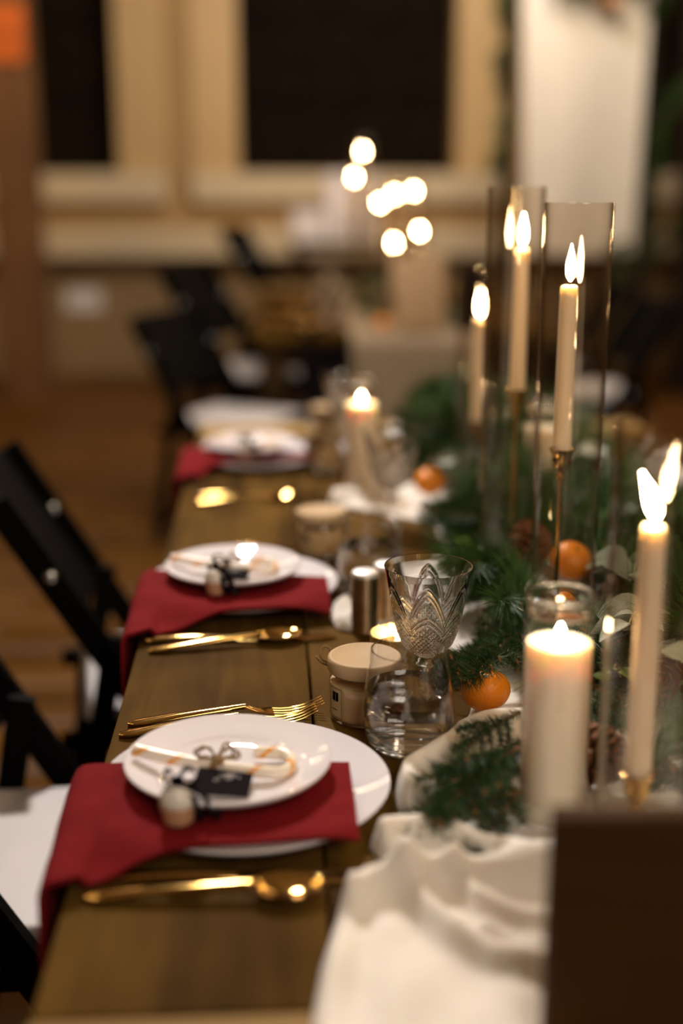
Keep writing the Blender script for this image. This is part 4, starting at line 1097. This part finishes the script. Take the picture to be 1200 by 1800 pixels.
for i, (x, y, r_, s) in enumerate([(1.38, 5.16, 184, 1.0), (1.38, 5.85, 177, 1.02)]):
    make_chair('blurred black folding chair, %s in the row right of the back table' % ('nearer', 'further')[i], x, y, rad(r_), 'chairs right of the back table', s)
def shade_sheet():
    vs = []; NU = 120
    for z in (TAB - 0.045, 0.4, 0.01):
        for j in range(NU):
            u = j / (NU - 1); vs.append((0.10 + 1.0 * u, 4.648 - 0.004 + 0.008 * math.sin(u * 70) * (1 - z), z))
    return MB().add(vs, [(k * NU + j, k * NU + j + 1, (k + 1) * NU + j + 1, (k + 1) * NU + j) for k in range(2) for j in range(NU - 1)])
tag(part('table_shade_sheet', None, shade_sheet, M['ribbon'], None, True, None), 'black sheet standing in for the shade under the back table end', 'shade sheet')  # black sheet added for the darkness under the table

# ---------------------------------------------------------------- back table: candles, cards, glasses
for k, (x, y, hold, cl, tb) in enumerate([(0.575, 4.98, 0.16, 0.19, 0.45), (0.485, 5.02, 0.115, 0.188, 0.42), (0.455, 5.40, 0.262, 0.19, 0.53), (0.62, 5.55, 0.30, 0.20, 0.58),
                                     (0.55, 5.75, 0.285, 0.20, 0.56), (0.435, 6.05, 0.48, 0.20, 0.76), (0.375, 5.85, 0.37, 0.19, 0.63)]):
    candle_set(x, y, hold, cl, tb, 'on the back table, %s' % ('low, right of the cream card top', 'lowest, just above the cream card', 'left of the middle pair', 'right one of the middle pair',
               'left one of the middle pair', 'highest of its cluster', 'second highest, left of its cluster')[k], fh=0.024, fr=0.0048, group='back table', z=TAB + 0.008, off=(0.004 * (-1) ** k, 0))
t = thing('card_sign', 'blurred tall cream card standing at the near end of the back table', 'sign', (0.555, 4.73, TAB + 0.006))
round_box('card', None, (0, 0, 0.145), (0.185, 0.008, 0.275), 0.002, M['cream_card'], t)
round_box('foot', None, (0, 0, 0.006), (0.12, 0.05, 0.012), 0.002, M['table_end'], t)
t = thing('card_sign', 'blurred black card standing right of the cream one on the back table', 'sign', (0.755, 4.75, TAB + 0.006))
round_box('card', None, (0, 0, 0.125), (0.115, 0.008, 0.235), 0.002, M['card'], t)
round_box('foot', None, (0, 0, 0.005), (0.08, 0.05, 0.010), 0.002, M['card'], t)
for k, (y, x) in enumerate([(4.95, 0.08), (5.55, 0.07), (6.15, 0.08)]):
    nth = ('nearest', 'second', 'furthest')[k]
    tag(part('charger_plate', 'charger', lambda: plate_mb(0.130, 0.083, 0.017), M['dark_gold'], None, True, 60, (x, y, TAB)), 'blurred gold charger plate on the back table, %s of its row' % nth, 'plate', 'plates on the back table')
    goblet('blurred crystal goblet on the back table, %s of its row' % nth, x + 0.19, y + 0.14, 0.3 * k, TAB, 'goblets on the back table')
    tt = tumbler('blurred water tumbler on the back table, %s of its row' % nth, x + 0.16, y - 0.02); tt['group'] = 'tumblers on the back table'
far_gar = thing('garland', 'blurred green garland on the table further back', 'garland', (0.54, 5.6, TAB + 0.008))
for k in range(26):
    y = rnd.uniform(-0.75, 1.2); x = rnd.uniform(-0.10, 0.12)
    branch(far_gar, 'pine' if k % 2 else 'fir', k, (x, y, rnd.uniform(0.015, 0.05)), Euler((0, -rnd.uniform(0, 0.4), rnd.uniform(0, 6.28))), rnd.uniform(0.8, 1.1))
clementine('blurred clementine left of the cream card on the back table', 0.42, 4.80, TAB + 0.032, 0.027, (0, 0, 0))

# white gift boxes on a side table against the back
st = thing('side_table', 'small dark side table behind the back table holding white boxes', 'table', (0.50, 8.2, 0))
round_box('top', None, (0, 0, 0.93), (0.75, 0.5, 0.035), 0.004, M['apron'], st)
for sx in (-1, 1):
    for sy in (-1, 1):
        part('leg', 'side_leg', lambda: MB().box((0, 0, 0.456), (0.05, 0.05, 0.912)), M['apron'], st, False, loc=(sx * 0.33, sy * 0.21, 0))
for nm, (x, z, w, h) in {'large white box on the side table behind the candles': (0.50, 0.948, 0.30, 0.42), 'smaller white box left of the large one on the side table': (0.235, 0.948, 0.20, 0.20)}.items():
    b = thing('gift_box', nm, 'box', (x, 8.15, z))
    round_box('box', None, (0, 0, h * 0.42), (w, 0.24, h * 0.84), 0.003, M['white_box'], b)
    round_box('lid', None, (0, 0, h * 0.92), (w + 0.012, 0.252, h * 0.16), 0.003, M['white_box'], b)

# ---------------------------------------------------------------- hanging banner with greenery
bs = thing('banner_stand', 'thin black metal stand carrying the white hanging banner', 'stand', (1.755, 7.36, 0))
for s in (-1, 1):
    part('pole', 'banner_pole', lambda: MB().tube([(0, 0, 0.02), (0, 0, 2.45)], 0.042, 12), M['black_metal'], bs, loc=(s * 0.40, 0.02, 0))
    part('foot', 'banner_foot', lambda: MB().box((0, 0, 0.012), (0.09, 0.5, 0.024)), M['black_metal'], bs, False, loc=(s * 0.40, 0.02, 0))
part('crossbar', None, lambda: MB().tube([(-0.46, 0, 2.45), (0.46, 0, 2.45)], 0.016, 10), M['black_metal'], bs)
def banner():
    NU, NV = 50, 60; vs = []
    for i in range(NV):
        t = i / (NV - 1)
        for j in range(NU):
            u = j / (NU - 1); w = 0.72 - 0.09 * t
            vs.append(((u - 0.5) * w + 0.02 * t, 0.008 * math.sin(u * 9 + t * 2) * (0.4 + t) + 0.002 * math.sin(u * 31), 2.425 - t * 1.50 - 0.02 * math.sin(u * 3.1)))
    fs = [(i * NU + j, i * NU + j + 1, (i + 1) * NU + j + 1, (i + 1) * NU + j) for i in range(NV - 1) for j in range(NU - 1)]
    return MB().add(vs, fs)
tag(part('banner', None, banner, M['white_cloth'], None, True, None, (1.755, 7.30, 0)), 'white linen banner hanging from the black stand at the back right', 'banner')
bg = thing('banner_garland', 'dark greenery with a few flowers draped over the banner stand', 'garland', (1.755, 7.30, 2.40))
for k in range(64):
    if k < 30: p = (rnd.gauss(0.06, 0.11), rnd.uniform(-0.06, 0.02), rnd.uniform(-0.06, 0.12) - 0.06)
    elif k < 46: p = (0.46 + rnd.uniform(-0.02, 0.05), rnd.uniform(0.0, 0.10), -rnd.uniform(0.0, 1.5))
    elif k < 57: p = (-0.44 + rnd.uniform(-0.03, 0.02), rnd.uniform(0.02, 0.10), -rnd.uniform(0.0, 1.3))
    else: p = (0.42 + rnd.uniform(-0.10, 0.10), rnd.uniform(-0.05, 0.05), -1.45 + rnd.uniform(-0.06, 0.06))
    branch(bg, 'pine' if k % 3 else 'fir', k, p, Euler((rnd.uniform(-1, 1), rnd.choice((-1, 1)) * rnd.uniform(0.9, 1.5) if 30 <= k < 57 else rnd.uniform(-1.2, 1.2), rnd.uniform(0, 6.28))), rnd.uniform(0.9, 1.4))
for k in range(4):
    part('flower', 'flower', lambda: MB().lathe([(0.004, -0.02), (0.028, -0.008), (0.040, 0.010), (0.032, 0.020), (0.018, 0.016), (0.002, 0.012)], 14), M['bloom'], bg, True, None, loc=(rnd.uniform(-0.1, 0.2), -0.09, -0.12 + rnd.uniform(-0.05, 0.05)), rot=(rad(70), 0, k))
